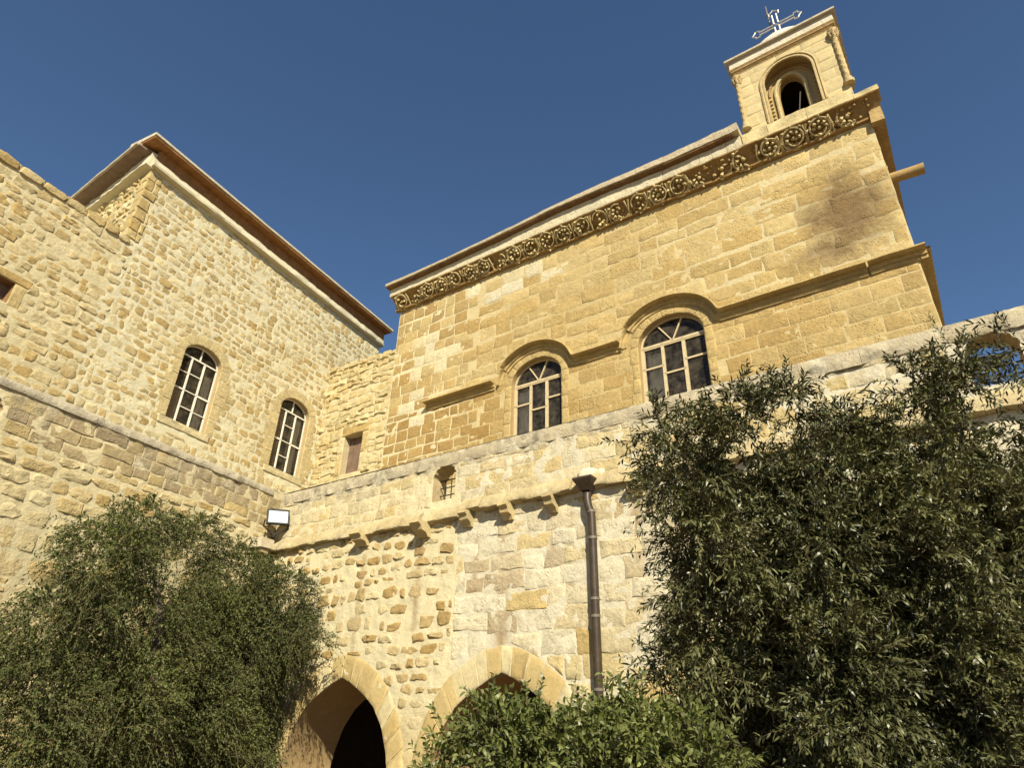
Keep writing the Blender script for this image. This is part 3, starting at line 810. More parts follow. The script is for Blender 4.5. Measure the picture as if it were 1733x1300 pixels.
# pale band above the frieze, then the overhanging roof edge
RE = [(.45, 12.225), (1.5, 12.20), (2.8, 12.20), (4.2, 12.225), (5.8, 12.285), (6.9, 12.25), (8.4, 12.17), (9.3, 12.165), (10.06, 12.165)]
TH = [(.45, .10), (2.8, .08), (4.2, .09), (5.8, .10), (6.9, .15), (8.4, .17), (9.3, .19), (10.06, .22)]
def zr(u): return float(np.interp(u, [a[0] for a in RE], [a[1] for a in RE]))
def th(u): return float(np.interp(u, [a[0] for a in TH], [a[1] for a in TH]))
mb = MB()
u = .55
while u < 10.0:
    L = min(random.uniform(.5, 1.1), 10.06 - u); L = L if 10.06 - u - L > .25 else 10.06 - u
    out = random.uniform(-.012, .008); n = 6; vs = []; fs = []; cs = []; base = jit(lerp(CREAM, CHALK, .6), .05)
    for k in range(n + 1):
        x = u + .003 + (L - .006) * k / n
        for (p, z) in ((0, zt(x) + .002), (.325 + out, zt(x) + .003), (.332 + out, zt(x) + .05), (.33 + out, zr(x) - .03), (0, zr(x) - .03)):
            vs.append((x, -p + .015 * N(x * 6, z * 6, 2) * (p > 0), z + .012 * N(x * 5, p, 4) * (z < zt(x) + .02))); cs.append((*base, .22 + .15 * N(x, z)))
    for k in range(n):
        for q in range(4): fs.append((k * 5 + q, k * 5 + 5 + q, k * 5 + 6 + q, k * 5 + 1 + q))
    fs += [tuple(range(5)), tuple(range(n * 5, n * 5 + 5))[::-1]]
    mb.add(vs, fs, 0, cs); u += L
u = 10.07                                                    # worn ledge stones under the bell tower
while u < 12.45:
    L = min(random.uniform(.45, .9), 12.47 - u); L = L if 12.47 - u - L > .2 else 12.47 - u
    top = random.uniform(.40, .46) if u < 11.75 else .24
    mb.sweep([(u + .004 + (L - .008) * k / 6, zt(u) + .012 * N(u + k, 6)) for k in range(7)], [(0, .0), (.325, .0), (.315, .06), (.25, .10), (.255, top - .05), (.20, top), (-.1, top + .02)], 0, lambda u_, z_: (*jit(lerp(HONEY, CREAM, .5), .05), .20), jit=.06, vertical=True)
    u += L
mb.build('cornice_band', [M['pale']], church, True, rad(45))
mb = MB()
u = .50
while u < 10.05:
    L = min(random.uniform(.4, 1.0), 10.07 - u); L = L if 10.07 - u - L > .2 else 10.07 - u
    n = 6; dz = random.uniform(-.008, .008); dp = random.uniform(-.012, .01); vs = []; cs = []; fs = []
    for k in range(n + 1):
        x = u + .002 + (L - .004) * k / n; zb = zr(x) + dz; z1 = zb + th(x)
        for (p, z) in ((.0, zb), (.30, zb), (.475 + dp, zb), (.49 + dp, zb + .01), (.495 + dp, z1 - .02), (.48 + dp, z1), (-1.2, z1 + .05), (-1.2, zb)):
            vs.append((x, -p + .012 * N(x * 7, z * 7), z + .008 * N(x * 9, p * 3, 8))); cs.append((*jit((.56, .48, .33), .05), .22))
    q = 8
    for i in range(n):
        for k in range(q - 1): fs.append((i * q + k, (i + 1) * q + k, (i + 1) * q + k + 1, i * q + k + 1))
    fs += [tuple(range(q)), tuple(range(n * q, n * q + q))[::-1]]
    mb.add(vs, fs, 0, cs); u += L
mb.box(.8, 12.1, .02, 7.6, 11.62, 12.15, 0, (.5, .42, .28, .3))
mb.build('roof', [M['pale']], church, True, rad(30))
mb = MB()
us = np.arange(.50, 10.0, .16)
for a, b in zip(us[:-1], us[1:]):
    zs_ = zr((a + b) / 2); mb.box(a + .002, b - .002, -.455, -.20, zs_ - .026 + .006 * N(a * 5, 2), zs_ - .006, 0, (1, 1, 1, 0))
mb.build('soffit', M['shade_wood'], church)
mb = MB()
mb.tube([(12.15, .25, 10.24), (12.50, .25, 10.22), (12.72, .25, 10.205)], [.10, .095, .10], 10, 0, (.42, .29, .12, .05))
mb.build('gutter_spout', [M['dressed']], church, True, rad(40))

# ================================================================== BELL TOWER
TL, TR = 10.16, 12.10; TW = TR - TL; tc_ = (TL + TR) / 2
tower = thing('bell_tower', 'square stone bell tower with round headed opening and metal cross on the church roof', 'bell tower', O_C + DA * tc_ + IA * .97 + Vector((0, 0, 12.2)), ROT_A)
hw = TW / 2; y0 = -.97
tcol = lambda u, z: (*jit(lerp(HONEY, CREAM, .35 + .3 * random.random()), .05), .12)
mb = MB()
op = arch_poly(-.265, .215, .30, 1.18, .42, 14); big = arch_poly(-.54, .54, .22, 1.34, .55, 16)
out = rect(-hw, hw, .0, 2.10)
wall_grid(mb, out, [big], .06, .004, lambda u, z: (*lerp(HONEY, CREAM, .5), .1), y0=y0)
courses(mb, -hw, hw, .1, 2.06, (.26, .34), (.35, .7), .004, [grow(big, .03)], tcol, 'ashlar', h=(.003, .008), wob=.8, rough=.4, wav=.008, ch=.006)
mb.v = [(v[0], v[1] + (y0 if v[1] > -.5 else 0), v[2]) for v in mb.v]
reveal(mb, big, .28, (.46, .33, .15, .05), 0, y0=y0, seg=3)
# recessed back of the niche with the inner opening
wall_grid(mb, grow(big, .02), [op], .07, .004, lambda u, z: (*lerp(OCHRE, HONEY, .4), .08), y0=y0 + .26)
reveal(mb, op, .16, (.42, .30, .14, .05), 0, y0=y0 + .26, seg=3)
mb.box(-hw, -hw + .01, y0 + .004, hw, 0, 2.1, 0, (.5, .38, .19, .1)); mb.box(hw - .01, hw, y0 + .004, hw, 0, 2.1, 0, (.5, .38, .19, .1)); mb.box(-hw + .012, hw - .012, hw - .02, hw - .01, 0, 2.1, 0, (.5, .38, .19, .1))
mb.build('stone_body', [M['mortar'], M['dressed']], tower, True, rad(45))
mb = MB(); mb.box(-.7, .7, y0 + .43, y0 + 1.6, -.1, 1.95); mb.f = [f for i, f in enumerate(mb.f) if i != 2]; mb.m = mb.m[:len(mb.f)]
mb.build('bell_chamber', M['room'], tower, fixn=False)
mb = MB(); mb.tube([(.12, y0 + .50, 1.30), (.02, y0 + .50, .8), (-.06, y0 + .50, .3)], .012, 5); mb.build('bell_rope', M['curtain'], tower)
# mouldings round the niche
mb = MB()
ap = [( .54 * math.cos(math.pi * k / 20), 1.34 + .55 * math.sin(math.pi * k / 20)) for k in range(21)]
big_p = [(.54, .24)] + ap + [(-.54, .24)]
mb.sweep([(x, z) for x, z in big_p], [(-.97 - 0 + .97, -.03), (.03, -.02), (.045, .01), (.02, .03), (.032, .05), (.03, .075), (0, .085)][::-1], 0, (.56, .44, .23, .05))
mb.v = [(v[0], v[1] + y0, v[2]) for v in mb.v]
ip = [(-.025 + .29 * math.cos(math.pi * k / 16), 1.18 + .46 * math.sin(math.pi * k / 16)) for k in range(17)]
mb2 = MB(); mb2.sweep([(.265, .28)] + ip + [(-.315, .28)], [(0, -.035), (.05, -.03), (.06, .0), (.045, .03), (0, .035)], 0, (.57, .46, .25, .05))
mb2.v = [(v[0], v[1] + y0 + .26, v[2]) for v in mb2.v]
for k in range(34):                                          # carved leaf border inside the niche
    g = math.pi * k / 33
    mb2.dome((-.0 + .435 * math.cos(g), y0 + .25, 1.26 + .52 * math.sin(g)), .03, 1, 1, 1.3, 6, 3, 0, (.50, .37, .18, .05), full=True)
for s in (-1, 1):
    for k in range(8): mb2.dome((s * .43, y0 + .25, .36 + k * .11), .03, 1, 1, 1.3, 6, 3, 0, (.52, .40, .2, .05), full=True)
b = len(mb.v); mb.v += mb2.v; mb.c += mb2.c; mb.f += [[i + b for i in f] for f in mb2.f]; mb.m += mb2.m
mb.build('arch_moulding', [M['carved']], tower, True, rad(40))
# corner columns with twisted shafts
for s in (-1, 1):
    cm = MB(); x = s * (hw - .01); yy = y0 - .02
    n = 46; vs = []; fs = []; k = 10
    for i in range(n + 1):
        z = .50 + 1.22 * i / n
        for j in range(k):
            g = 2 * math.pi * j / k; r = .052 * (1 + .07 * math.cos(3 * g + i * .95))
            vs.append((x + r * math.cos(g), yy + r * math.sin(g), z))
    for i in range(n):
        for j in range(k): fs.append((i * k + j, i * k + (j + 1) % k, (i + 1) * k + (j + 1) % k, (i + 1) * k + j))
    cm.add(vs, fs, 0, (.54, .42, .21, .05))
    cm.tube([(x, yy, .34), (x, yy, .42), (x, yy, .44), (x, yy, .50)], [.10, .10, .075, .07], 10, 0, (.54, .43, .23, .1))
    cm.tube([(x, yy, 1.71), (x, yy, 1.76), (x, yy, 1.82), (x, yy, 1.91), (x, yy, 1.93)], [.06, .08, .07, .11, .11], 10, 0, (.54, .42, .22, .1))
    for j in range(8):
        g = 2 * math.pi * j / 8; cm.tube([(x + .07 * math.cos(g), yy + .07 * math.sin(g), 1.74), (x + .09 * math.cos(g), yy + .09 * math.sin(g), 1.85), (x + .125 * math.cos(g), yy + .125 * math.sin(g), 1.87)], [.016, .024, .008], 5, 0, (.5, .38, .2, .05))
    cm.build('corner_column', [M['carved']], tower, True, rad(40))
def ringbox(mb, e, z0, z1, e1=None, col=(.5, .4, .22, .1)):
    e1 = e if e1 is None else e1; a = hw + e; b_ = hw + e1
    vs = [(-a, -a, z0), (a, -a, z0), (a, a, z0), (-a, a, z0), (-b_, -b_, z1), (b_, -b_, z1), (b_, b_, z1), (-b_, b_, z1)]
    mb.add(vs, [(0, 1, 5, 4), (1, 2, 6, 5), (2, 3, 7, 6), (3, 0, 4, 7), (4, 5, 6, 7), (3, 2, 1, 0)], 0, col)
mb = MB()
ringbox(mb, .01, 2.04, 2.06); ringbox(mb, .012, 2.06, 2.12, .06, (.46, .31, .13, .0)); ringbox(mb, .064, 2.12, 2.14); ringbox(mb, .066, 2.14, 2.19, .09, (.44, .29, .12, .0))
ringbox(mb, .08, 2.19, 2.42, .07, (.66, .61, .47, .16)); ringbox(mb, .15, 2.42, 2.47, .15, (.56, .5, .38, .2))
mb.build('cap_slab', [M['pale']], tower)
mb = MB(); mb.dome((0, 0, 2.46), .97, 1, 1, 1.0, 40, 14, 0, (.70, .65, .54, .1)); mb.build('dome', [M['plaster']], tower, True)
# openwork metal cross with trefoil ends, and a lightning rod beside it
mb = MB(); zc = 4.27; yc = -.0; t = .018
def outline(dx, dz, L, zc_):
    px, pz = -dz, dx; g = .048
    pts = [(.07, g), (L - .16, g), (L - .17, g + .055), (L - .08, g + .065), (L - .07, g + .02), (L, .0), (L - .07, -g - .02), (L - .08, -g - .065), (L - .17, -g - .055), (L - .16, -g), (.07, -g)]
    mb.tube([(dx * a + px * b2, yc, zc_ + dz * a + pz * b2) for a, b2 in pts], t, 6)
for dx, dz, L in ((1, 0, .56), (-1, 0, .56), (0, 1, .56)): outline(dx, dz, L, zc)
for s in (-.05, .05): mb.tube([(s, yc, zc - .05), (s, yc, 3.54)], t * 1.1, 6)
for s in (-.05, .05): mb.tube([(s, yc, zc + .07), (.07, yc, zc + s), ], t, 5)
mb.build('cross', M['steel'], tower, True, rad(40))
mb = MB(); mb.tube([(-.13, .1, 3.5), (-.13, .1, 4.7), (-.13, .1, 5.25)], [.024, .02, .012], 6); mb.tube([(-.13, .1, 4.86), (-.13, .1, 4.92)], .035, 8); mb.build('lightning_rod', M['clamp'], tower, True)

# ================================================================== LINK WALL (E)
link = thing('link_wall', 'low rough stone wall with one small brown window between church and rubble house', 'wall', O_E, ROT_A)
colE = lambda u, z: (*(x * (1 + .1 * N(u, z, 4)) for x in lerp(CREAM, LIME, .3)), .12)
stE = lambda u, z: (*jit(lerp(HONEY, CREAM, random.random() * .8), .08), .14)
mb = MB()
WE = (1.10, 1.79, 7.40, 8.50)
outE = [(-.06, Z_TER - .02), (4.2, Z_TER - .02), (4.2, 10.72)] + [(u, 10.86 - .055 * u + .03 * N(u * 3, 3.1)) for u in np.arange(4.0, 0, -.2)] + [(-.06, 10.88)]
wall_grid(mb, outE, [rect(*WE)], .055, .016, colE)
courses(mb, 0, 4.2, 6.3, 10.72, (.15, .24), (.22, .55), .010, [rect(.98, 1.92, 7.3, 8.72)], stE, 'ashlar', h=(.012, .04), wob=3.5, rough=1.1, wav=.06, ch=.02, drop=.4, tilt=.5)
stone(mb, densify(rect(1.0, 2.0, 8.51, 8.74), .15), .025, (*OCHRE, .05), 1); stone(mb, densify(rect(.86, 1.09, 7.4, 8.0), .15), .02, (*HONEY, .05), 1); stone(mb, densify(rect(.9, 1.09, 8.01, 8.5), .15), .02, (*CREAM, .1), 1)
stone(mb, densify(rect(1.8, 2.06, 7.4, 7.9), .15), .02, (*CREAM, .05), 1); stone(mb, densify(rect(1.8, 2.02, 7.91, 8.5), .15), .02, (*HONEY, .1), 1); stone(mb, densify(rect(1.0, 1.95, 7.24, 7.39), .15), .02, (*CREAM, .1), 1)
reveal(mb, rect(*WE), .30, (.58, .48, .29, .05))
u = -.05                                                      # loose stones along the top
while u < 4.1:
    L = random.uniform(.2, .45); z = 10.86 - .055 * u
    stone(mb, round_cell(u, u + L - .02, z - .12, z + random.uniform(.02, .07), 4, .2), random.uniform(.03, .06), stE(u, z), 1); u += L
mb.box(-.06, 4.2, .0, .5, 10.3, 10.66, 0, (.5, .42, .27, .2)); mb.f.pop(-4); mb.m.pop(-4)
mb.build('masonry', [M['mortar'], M['rubble']], link, True, rad(45))
mb = MB()
for k in range(4):
    a = WE[0] + .0 + k * .1725; mb.box(a + .004, a + .17, .20 + .012 * (k % 2), .235, WE[2], WE[3])
mb.build('shutter', M['shutter'], link)

# ================================================================== RUBBLE HOUSE (D with its lower wing)
house = thing('rubble_house', 'rubble stone house with pale mortar joints, two narrow arched windows and brown eaves', 'house', O_D, ROT_B)
DC, DE = -3.90, 4.62; FTOP = 10.78; F0 = -13.0
DW1 = (-1.82, -.81, 7.42, 9.07, .34); DW2 = (1.165, 2.205, 7.37, 9.06, .37); FW = (-5.92, -5.30, 8.13, 8.56)
def mortar_D(u, z):
    k = 1 + .07 * N(u * .9, z * .9, 4); b = lerp(LIME, (.74, .70, .50), .6) if u > DC else lerp(LIME, CREAM, .45)
    return (*(x * k for x in b), max(0, .08 + .14 * N(u * .6, z * .6, 7)))
def stone_D(u, z):
    t = random.random(); c = lerp(OCHRE, CREAM, t) if u > DC else lerp(OCHRE, CREAM, t * .9)
    return (*jit(c, .12), max(0, .10 + .10 * N(u, z, 3)))
mb = MB()
outD = [(F0, Z_TER - .02), (DE, Z_TER - .02), (DE, 13.30), (DC, 13.30)] + [(DC + .015 * N(z * 3, 4), z) for z in np.arange(12.7, 10.95, -.25)] + [(u, FTOP + .05 * N(u * 2.6, 1.1)) for u in np.arange(DC - .05, F0, -.15)]
wall_grid(mb, outD, [arch_poly(*DW1, 16), arch_poly(*DW2, 16), rect(*FW)], .05, .012, mortar_D, freq=7)
hD = [grow(arch_poly(DW1[0], DW1[1], DW1[2] - .1, DW1[3], DW1[4], 10), .22), grow(arch_poly(DW2[0], DW2[1], DW2[2] - .1, DW2[3], DW2[4], 10), .22), rect(-6.1, -5.1, 8.05, 8.72)]
courses(mb, DC + .28, DE, 6.3, 12.75, (.15, .235), (.15, .36), .013, hD, stone_D, 'rubble', h=(.005, .013), e=(2.4, 6.5), wob=.42, rough=.8, wav=.045, drop=.2, tilt=.3, keep=lambda u, z: random.random() > .05)
courses(mb, DC - .02, DC + .32, 10.8, 12.75, (.22, .34), (.30, .40), .010, hD, lambda u, z: (*jit(lerp(OCHRE, HONEY, random.random()), .06), .02), 'ashlar', h=(.015, .03), wob=2, rough=.4)
courses(mb, F0, DC + .28, 6.3, FTOP - .02, (.15, .27), (.17, .46), .014, hD, stone_D, 'rubble', h=(.006, .018), e=(2.3, 6.5), wob=.48, rough=1.0, drop=.25, wav=.06, tilt=.5, keep=lambda u, z: random.random() > .05)
u = F0
while u < DC - .1:                                             # ragged top course of the wing, stones lying across it
    L = random.uniform(.22, .5); b_ = random.uniform(.04, .10)
    stone(mb, round_cell(u, u + L - .01, FTOP - .14, FTOP + b_, 4, .2), random.uniform(.03, .06), stone_D(u, 10), 1)
    mb.box(u + .01, u + L - .01, -.02, .5, FTOP - .10, FTOP + b_ - .02, 1, stone_D(u, 10), j=.02); u += L
flat = lambda u, z: (*jit(lerp(HONEY, CREAM, .35), .045), .02)
for w in (DW1, DW2):
    inner_ring(mb, *w, .25, .012, flat, nst=11, jamb=(.24, .42), jw=(.20, .42))
    reveal(mb, arch_poly(*w, 16), .17, (.50, .38, .20, .0))
    stone(mb, densify(rect(w[0] - .16, w[1] + .14, w[2] - .17, w[2] - .005), .15), .03, (*CREAM, .18), 1)
stone(mb, densify(rect(-6.1, -5.06, 8.57, 8.72), .15), .02, (*OCHRE, .0), 1); stone(mb, densify(rect(-5.29, -5.10, 8.10, 8.56), .15), .012, (*HONEY, .0), 1)
reveal(mb, rect(*FW), .3, (.34, .2, .09, 0))
# side and back walls of the upper storey; flat roof of the wing
RX, RY = .133, .991
def side(u, y): return (DC + u, 0, 0)
sd = []
mb.add([(DE, .0, Z_TER), (DE + 8 * RX, 8 * RY, Z_TER), (DE + 8 * RX, 8 * RY, 13.3), (DE, 0, 13.3)], [(0, 1, 2, 3)], 0, (*LIME, .1))
mb.add([(DE + 8 * RX, 8 * RY, Z_TER), (DC + 8 * RX, 8 * RY, Z_TER), (DC + 8 * RX, 8 * RY, 13.3), (DE + 8 * RX, 8 * RY, 13.3)], [(0, 1, 2, 3)], 0, (*LIME, .1))
mb.add([(F0, .0, 10.5), (DC, .0, 10.5), (DC + 8 * RX, 8, 10.5), (F0, 8, 10.5)], [(0, 1, 2, 3)], 0, (*LIME, .1))
mb.build('masonry', [M['mortar'], M['rubble']], house, True, rad(28))
# return wall to the left of the corner (rubble as well)
rt = MB()
wall_grid(rt, rect(0, 8, 10.4, 13.15), [], .06, .016, lambda u, z: (*lerp(LIME, CREAM, .4), .1), freq=7)
courses(rt, .3, 8, 10.4, 12.72, (.15, .24), (.16, .42), .018, [], lambda u, z: (*jit(lerp(OCHRE, CREAM, random.random()), .12), .12), 'rubble', h=(.02, .05), e=(2.4, 5), wob=.35, rough=.9, wav=.05, tilt=.5)
courses(rt, 0, .32, 10.4, 12.72, (.22, .34), (.30, .40), .010, [], lambda u, z: (*jit(HONEY, .06), .02), 'ashlar', h=(.015, .03), wob=2, rough=.4)
# local (along, y outwards negative) -> house frame
rt.v = [(DC + v[0] * RX + v[1] * RY, v[0] * RY - v[1] * RX, v[2]) for v in rt.v]
rt.build('return_wall', [M['mortar'], M['rubble']], house, True, rad(50))
# plaster band below the eaves
mb = MB()
pc = lambda u, z: (*jit(lerp(CHALK, CREAM, .25), .03), .20 + .1 * N(u * 3, z))
mb.sweep([(u, 12.80 + .012 * N(u * 5, 9)) for u in np.arange(DC - .07, DE + .12, .12)], [(0, -.03), (.10, -.02), (.155, .0), (.16, .06), (.125, .09), (.115, .215), (0, .22)], 0, pc, jit=.035, vertical=True)
b_ = MB(); b_.sweep([(u, 12.78 + .02 * N(u * 6, 5)) for u in np.arange(-.075, 8, .12)], [(0, -.03), (.11, -.02), (.19, .0), (.195, .05), (.15, .10), (.13, .40), (0, .405)], 0, pc, jit=.05, vertical=True)
b_.v = [(DC + v[0] * RX + v[1] * RY, v[0] * RY - v[1] * RX, v[2]) for v in b_.v]
k0 = len(mb.v); mb.v += b_.v; mb.c += b_.c; mb.f += [[i + k0 for i in f] for f in b_.f]; mb.m += b_.m
mb.build('plaster_band', [M['plaster']], house, True, rad(45))
# eaves: boarded soffit with a pale cement edge; low hipped roof
EZ = 13.32; EO = .36; EL = .46; ZL = 13.20
mb = MB()
n = 40
for k in range(n):
    a = DC - .34 + (DE + .12 - DC + .34) * k / n; b2 = DC - .34 + (DE + .12 - DC + .34) * (k + 1) / n
    dz = .012 * N(k * .7, 1); mb.box(a, b2, -EO + .015, .2, EZ + dz, EZ + dz + .045)
for k in range(n):  # upright brown boards painting in the shaded top of the plaster band
    a = DC - .02 + (DE + .06 - DC) * k / n; b2 = DC - .02 + (DE + .06 - DC) * (k + 1) / n
    mb.box(a + .002, b2 - .002, -.10, -.02, 13.018, EZ - .002)
mb.build('soffit', M['wood'], house)
mb = MB()
mb.sweep([(u, EZ + .05 + .010 * N(u * 1.7, 1)) for u in np.linspace(DC - .36, DE + .14, 34)], [(-.6, .0), (EO, .0), (EO + .015, .01), (EO + .01, .07), (EO - .03, .085), (-.55, .12), (-.55, .0)], 0, (1, 1, 1, 0), jit=.012, vertical=True)
s2 = MB(); s2.sweep([(u, ZL + .04 + .01 * N(u * 2, 3)) for u in np.linspace(.08, 8.4, 30)], [(-.3, .0), (EL - .02, .0), (EL, .01), (EL, .06), (EL - .03, .075), (-.6, .1)], 0, (1, 1, 1, 0), jit=.012, vertical=True)
s2.v = [(DC + v[0] * RX + v[1] * RY, v[0] * RY - v[1] * RX, v[2]) for v in s2.v]
k0 = len(mb.v); mb.v += s2.v; mb.c += s2.c; mb.f += [[i + k0 for i in f] for f in s2.f]; mb.m += s2.m
mb.add([(DC + .1, .2, 13.36), (DE + .1, .2, 13.36), (DE + 8.2 * RX, 8.2 * RY, 13.36), (DC + 8.2 * RX, 8.2 * RY, 13.36)], [(0, 1, 2, 3)])
mb.build('roof', M['lead'], house, True, rad(30))
s3 = MB(); s3.sweep([(u, ZL) for u in np.linspace(.02, 8.3, 20)], [(-.2, .0), (EL - .04, .0), (EL - .04, .036), (-.2, .036)], 0, (1, 1, 1, 0), jit=.02, vertical=True)
s3.v = [(DC + v[0] * RX + v[1] * RY, v[0] * RY - v[1] * RX, v[2]) for v in s3.v]
s3.build('soffit', M['shutter'], house)
# windows of the house
def house_window(w, kind):
    u0, u1, z0, zs, rise = w; y = .13; W = u1 - u0; a, b = u0 + W * .31, u0 + W * .65; mid = z0 + (zs - z0) * .50
    bars = [((u0, zs), (u1, zs), .034), (((u0 + u1) / 2, zs), ((u0 + u1) / 2, zs + rise), .026), ((a, z0), (a, zs), .040), ((b, z0), (b, zs), .044),
            ((u0, mid), (a, mid), .045 if kind else .032), ((b, mid), (u1, mid), .042)]
    for t in (.26, .5, .76): bars.append(((a, z0 + (zs - z0) * t), (b, z0 + (zs - z0) * t), .020))
    if kind == 0: bars += [((u0, z0 + (zs - z0) * .75), (a, z0 + (zs - z0) * .75), .018), ((b, z0 + (zs - z0) * .25), (u1, z0 + (zs - z0) * .25), .018)]
    bl = [(u0 + .03, a, z0, mid)] if kind == 0 else [(u0 + .03, a, z0, zs - .02)]
    cu = [(b + .12, u1 - .02, z0, zs - .2)] if kind == 0 else [(b, u1 - .02, z0, zs - .05)]
    window_parts(house, u0 + .012, u1 - .012, z0, zs, rise - .008, y, bars, M['white'], blinds=bl, curtains=cu, fw=.022, fd=.04)
house_window(DW1, 0); house_window(DW2, 1)
mb = MB(); mb.box(FW[0], FW[1], .22, .26, FW[2], FW[3]); mb.build('shutter', M['shutter'], house)

# ================================================================== GROUND, WALKWAY
def struct(name, mb, mats, **k):
    o = mb.build(name, mats, None, **k); o['kind'] = 'structure'; return o
def ground_mat():
    m, nt, bs = mat_new('courtyard_stone_paving')
    tc = nd(nt, 'ShaderNodeTexCoord'); br = nd(nt, 'ShaderNodeTexBrick')
    br.inputs['Scale'].default_value = 1.6; br.inputs['Color1'].default_value = (.21, .125, .058, 1); br.inputs['Color2'].default_value = (.17, .10, .046, 1); br.inputs['Mortar'].default_value = (.11, .07, .035, 1); br.inputs['Mortar Size'].default_value = .012
    nt.links.new(tc.outputs['Object'], br.inputs['Vector'])
    c = mix(nt, ramp(nt, noise_nd(nt, tc.outputs['Object'], 1.1, 8, .7), .35, .7, 0, .5), br.outputs['Color'], (.13, .08, .04))
    nt.links.new(c, bs.inputs['Base Color']); bs.inputs['Roughness'].default_value = .85
    return m
mb = MB(); mb.add([(-400, -400, 0), (400, -400, 0), (400, 400, 0), (-400, 400, 0)], [(0, 1, 2, 3)]); struct('ground', mb, ground_mat(), fixn=False)
mb = MB()
p = [CORNER + IB * .36 - DB * 12, CORNER + IA * .36 + DA * 16, CORNER + IA * 2.6 + DA * 16, CORNER + IB * 2.1 + DB * 6, CORNER + IB * 2.1 - DB * 13]
q = [CORNER - DB * 12 + IB * .35, CORNER + IA * .35 + IB * .35]
poly = [CORNER + IB * .30 - DB * 12, CORNER + IB * .30 + IA * .3, CORNER + IA * .30 + DA * 16, CORNER + IA * 3.4 + DA * 16, CORNER + IA * 3.4 + DB * .5, CORNER + IB * 2.3 + DB * 3.2, CORNER + IB * 2.3 - DB * 12]
mb.add([(v.x, v.y, Z_TER) for v in poly] + [(v.x, v.y, Z_TER - .25) for v in poly], [tuple(range(7)), tuple(range(7, 14))[::-1]] + [(i, (i + 1) % 7, 7 + (i + 1) % 7, 7 + i) for i in range(7)])
struct('terrace_floor', mb, M['lead'])

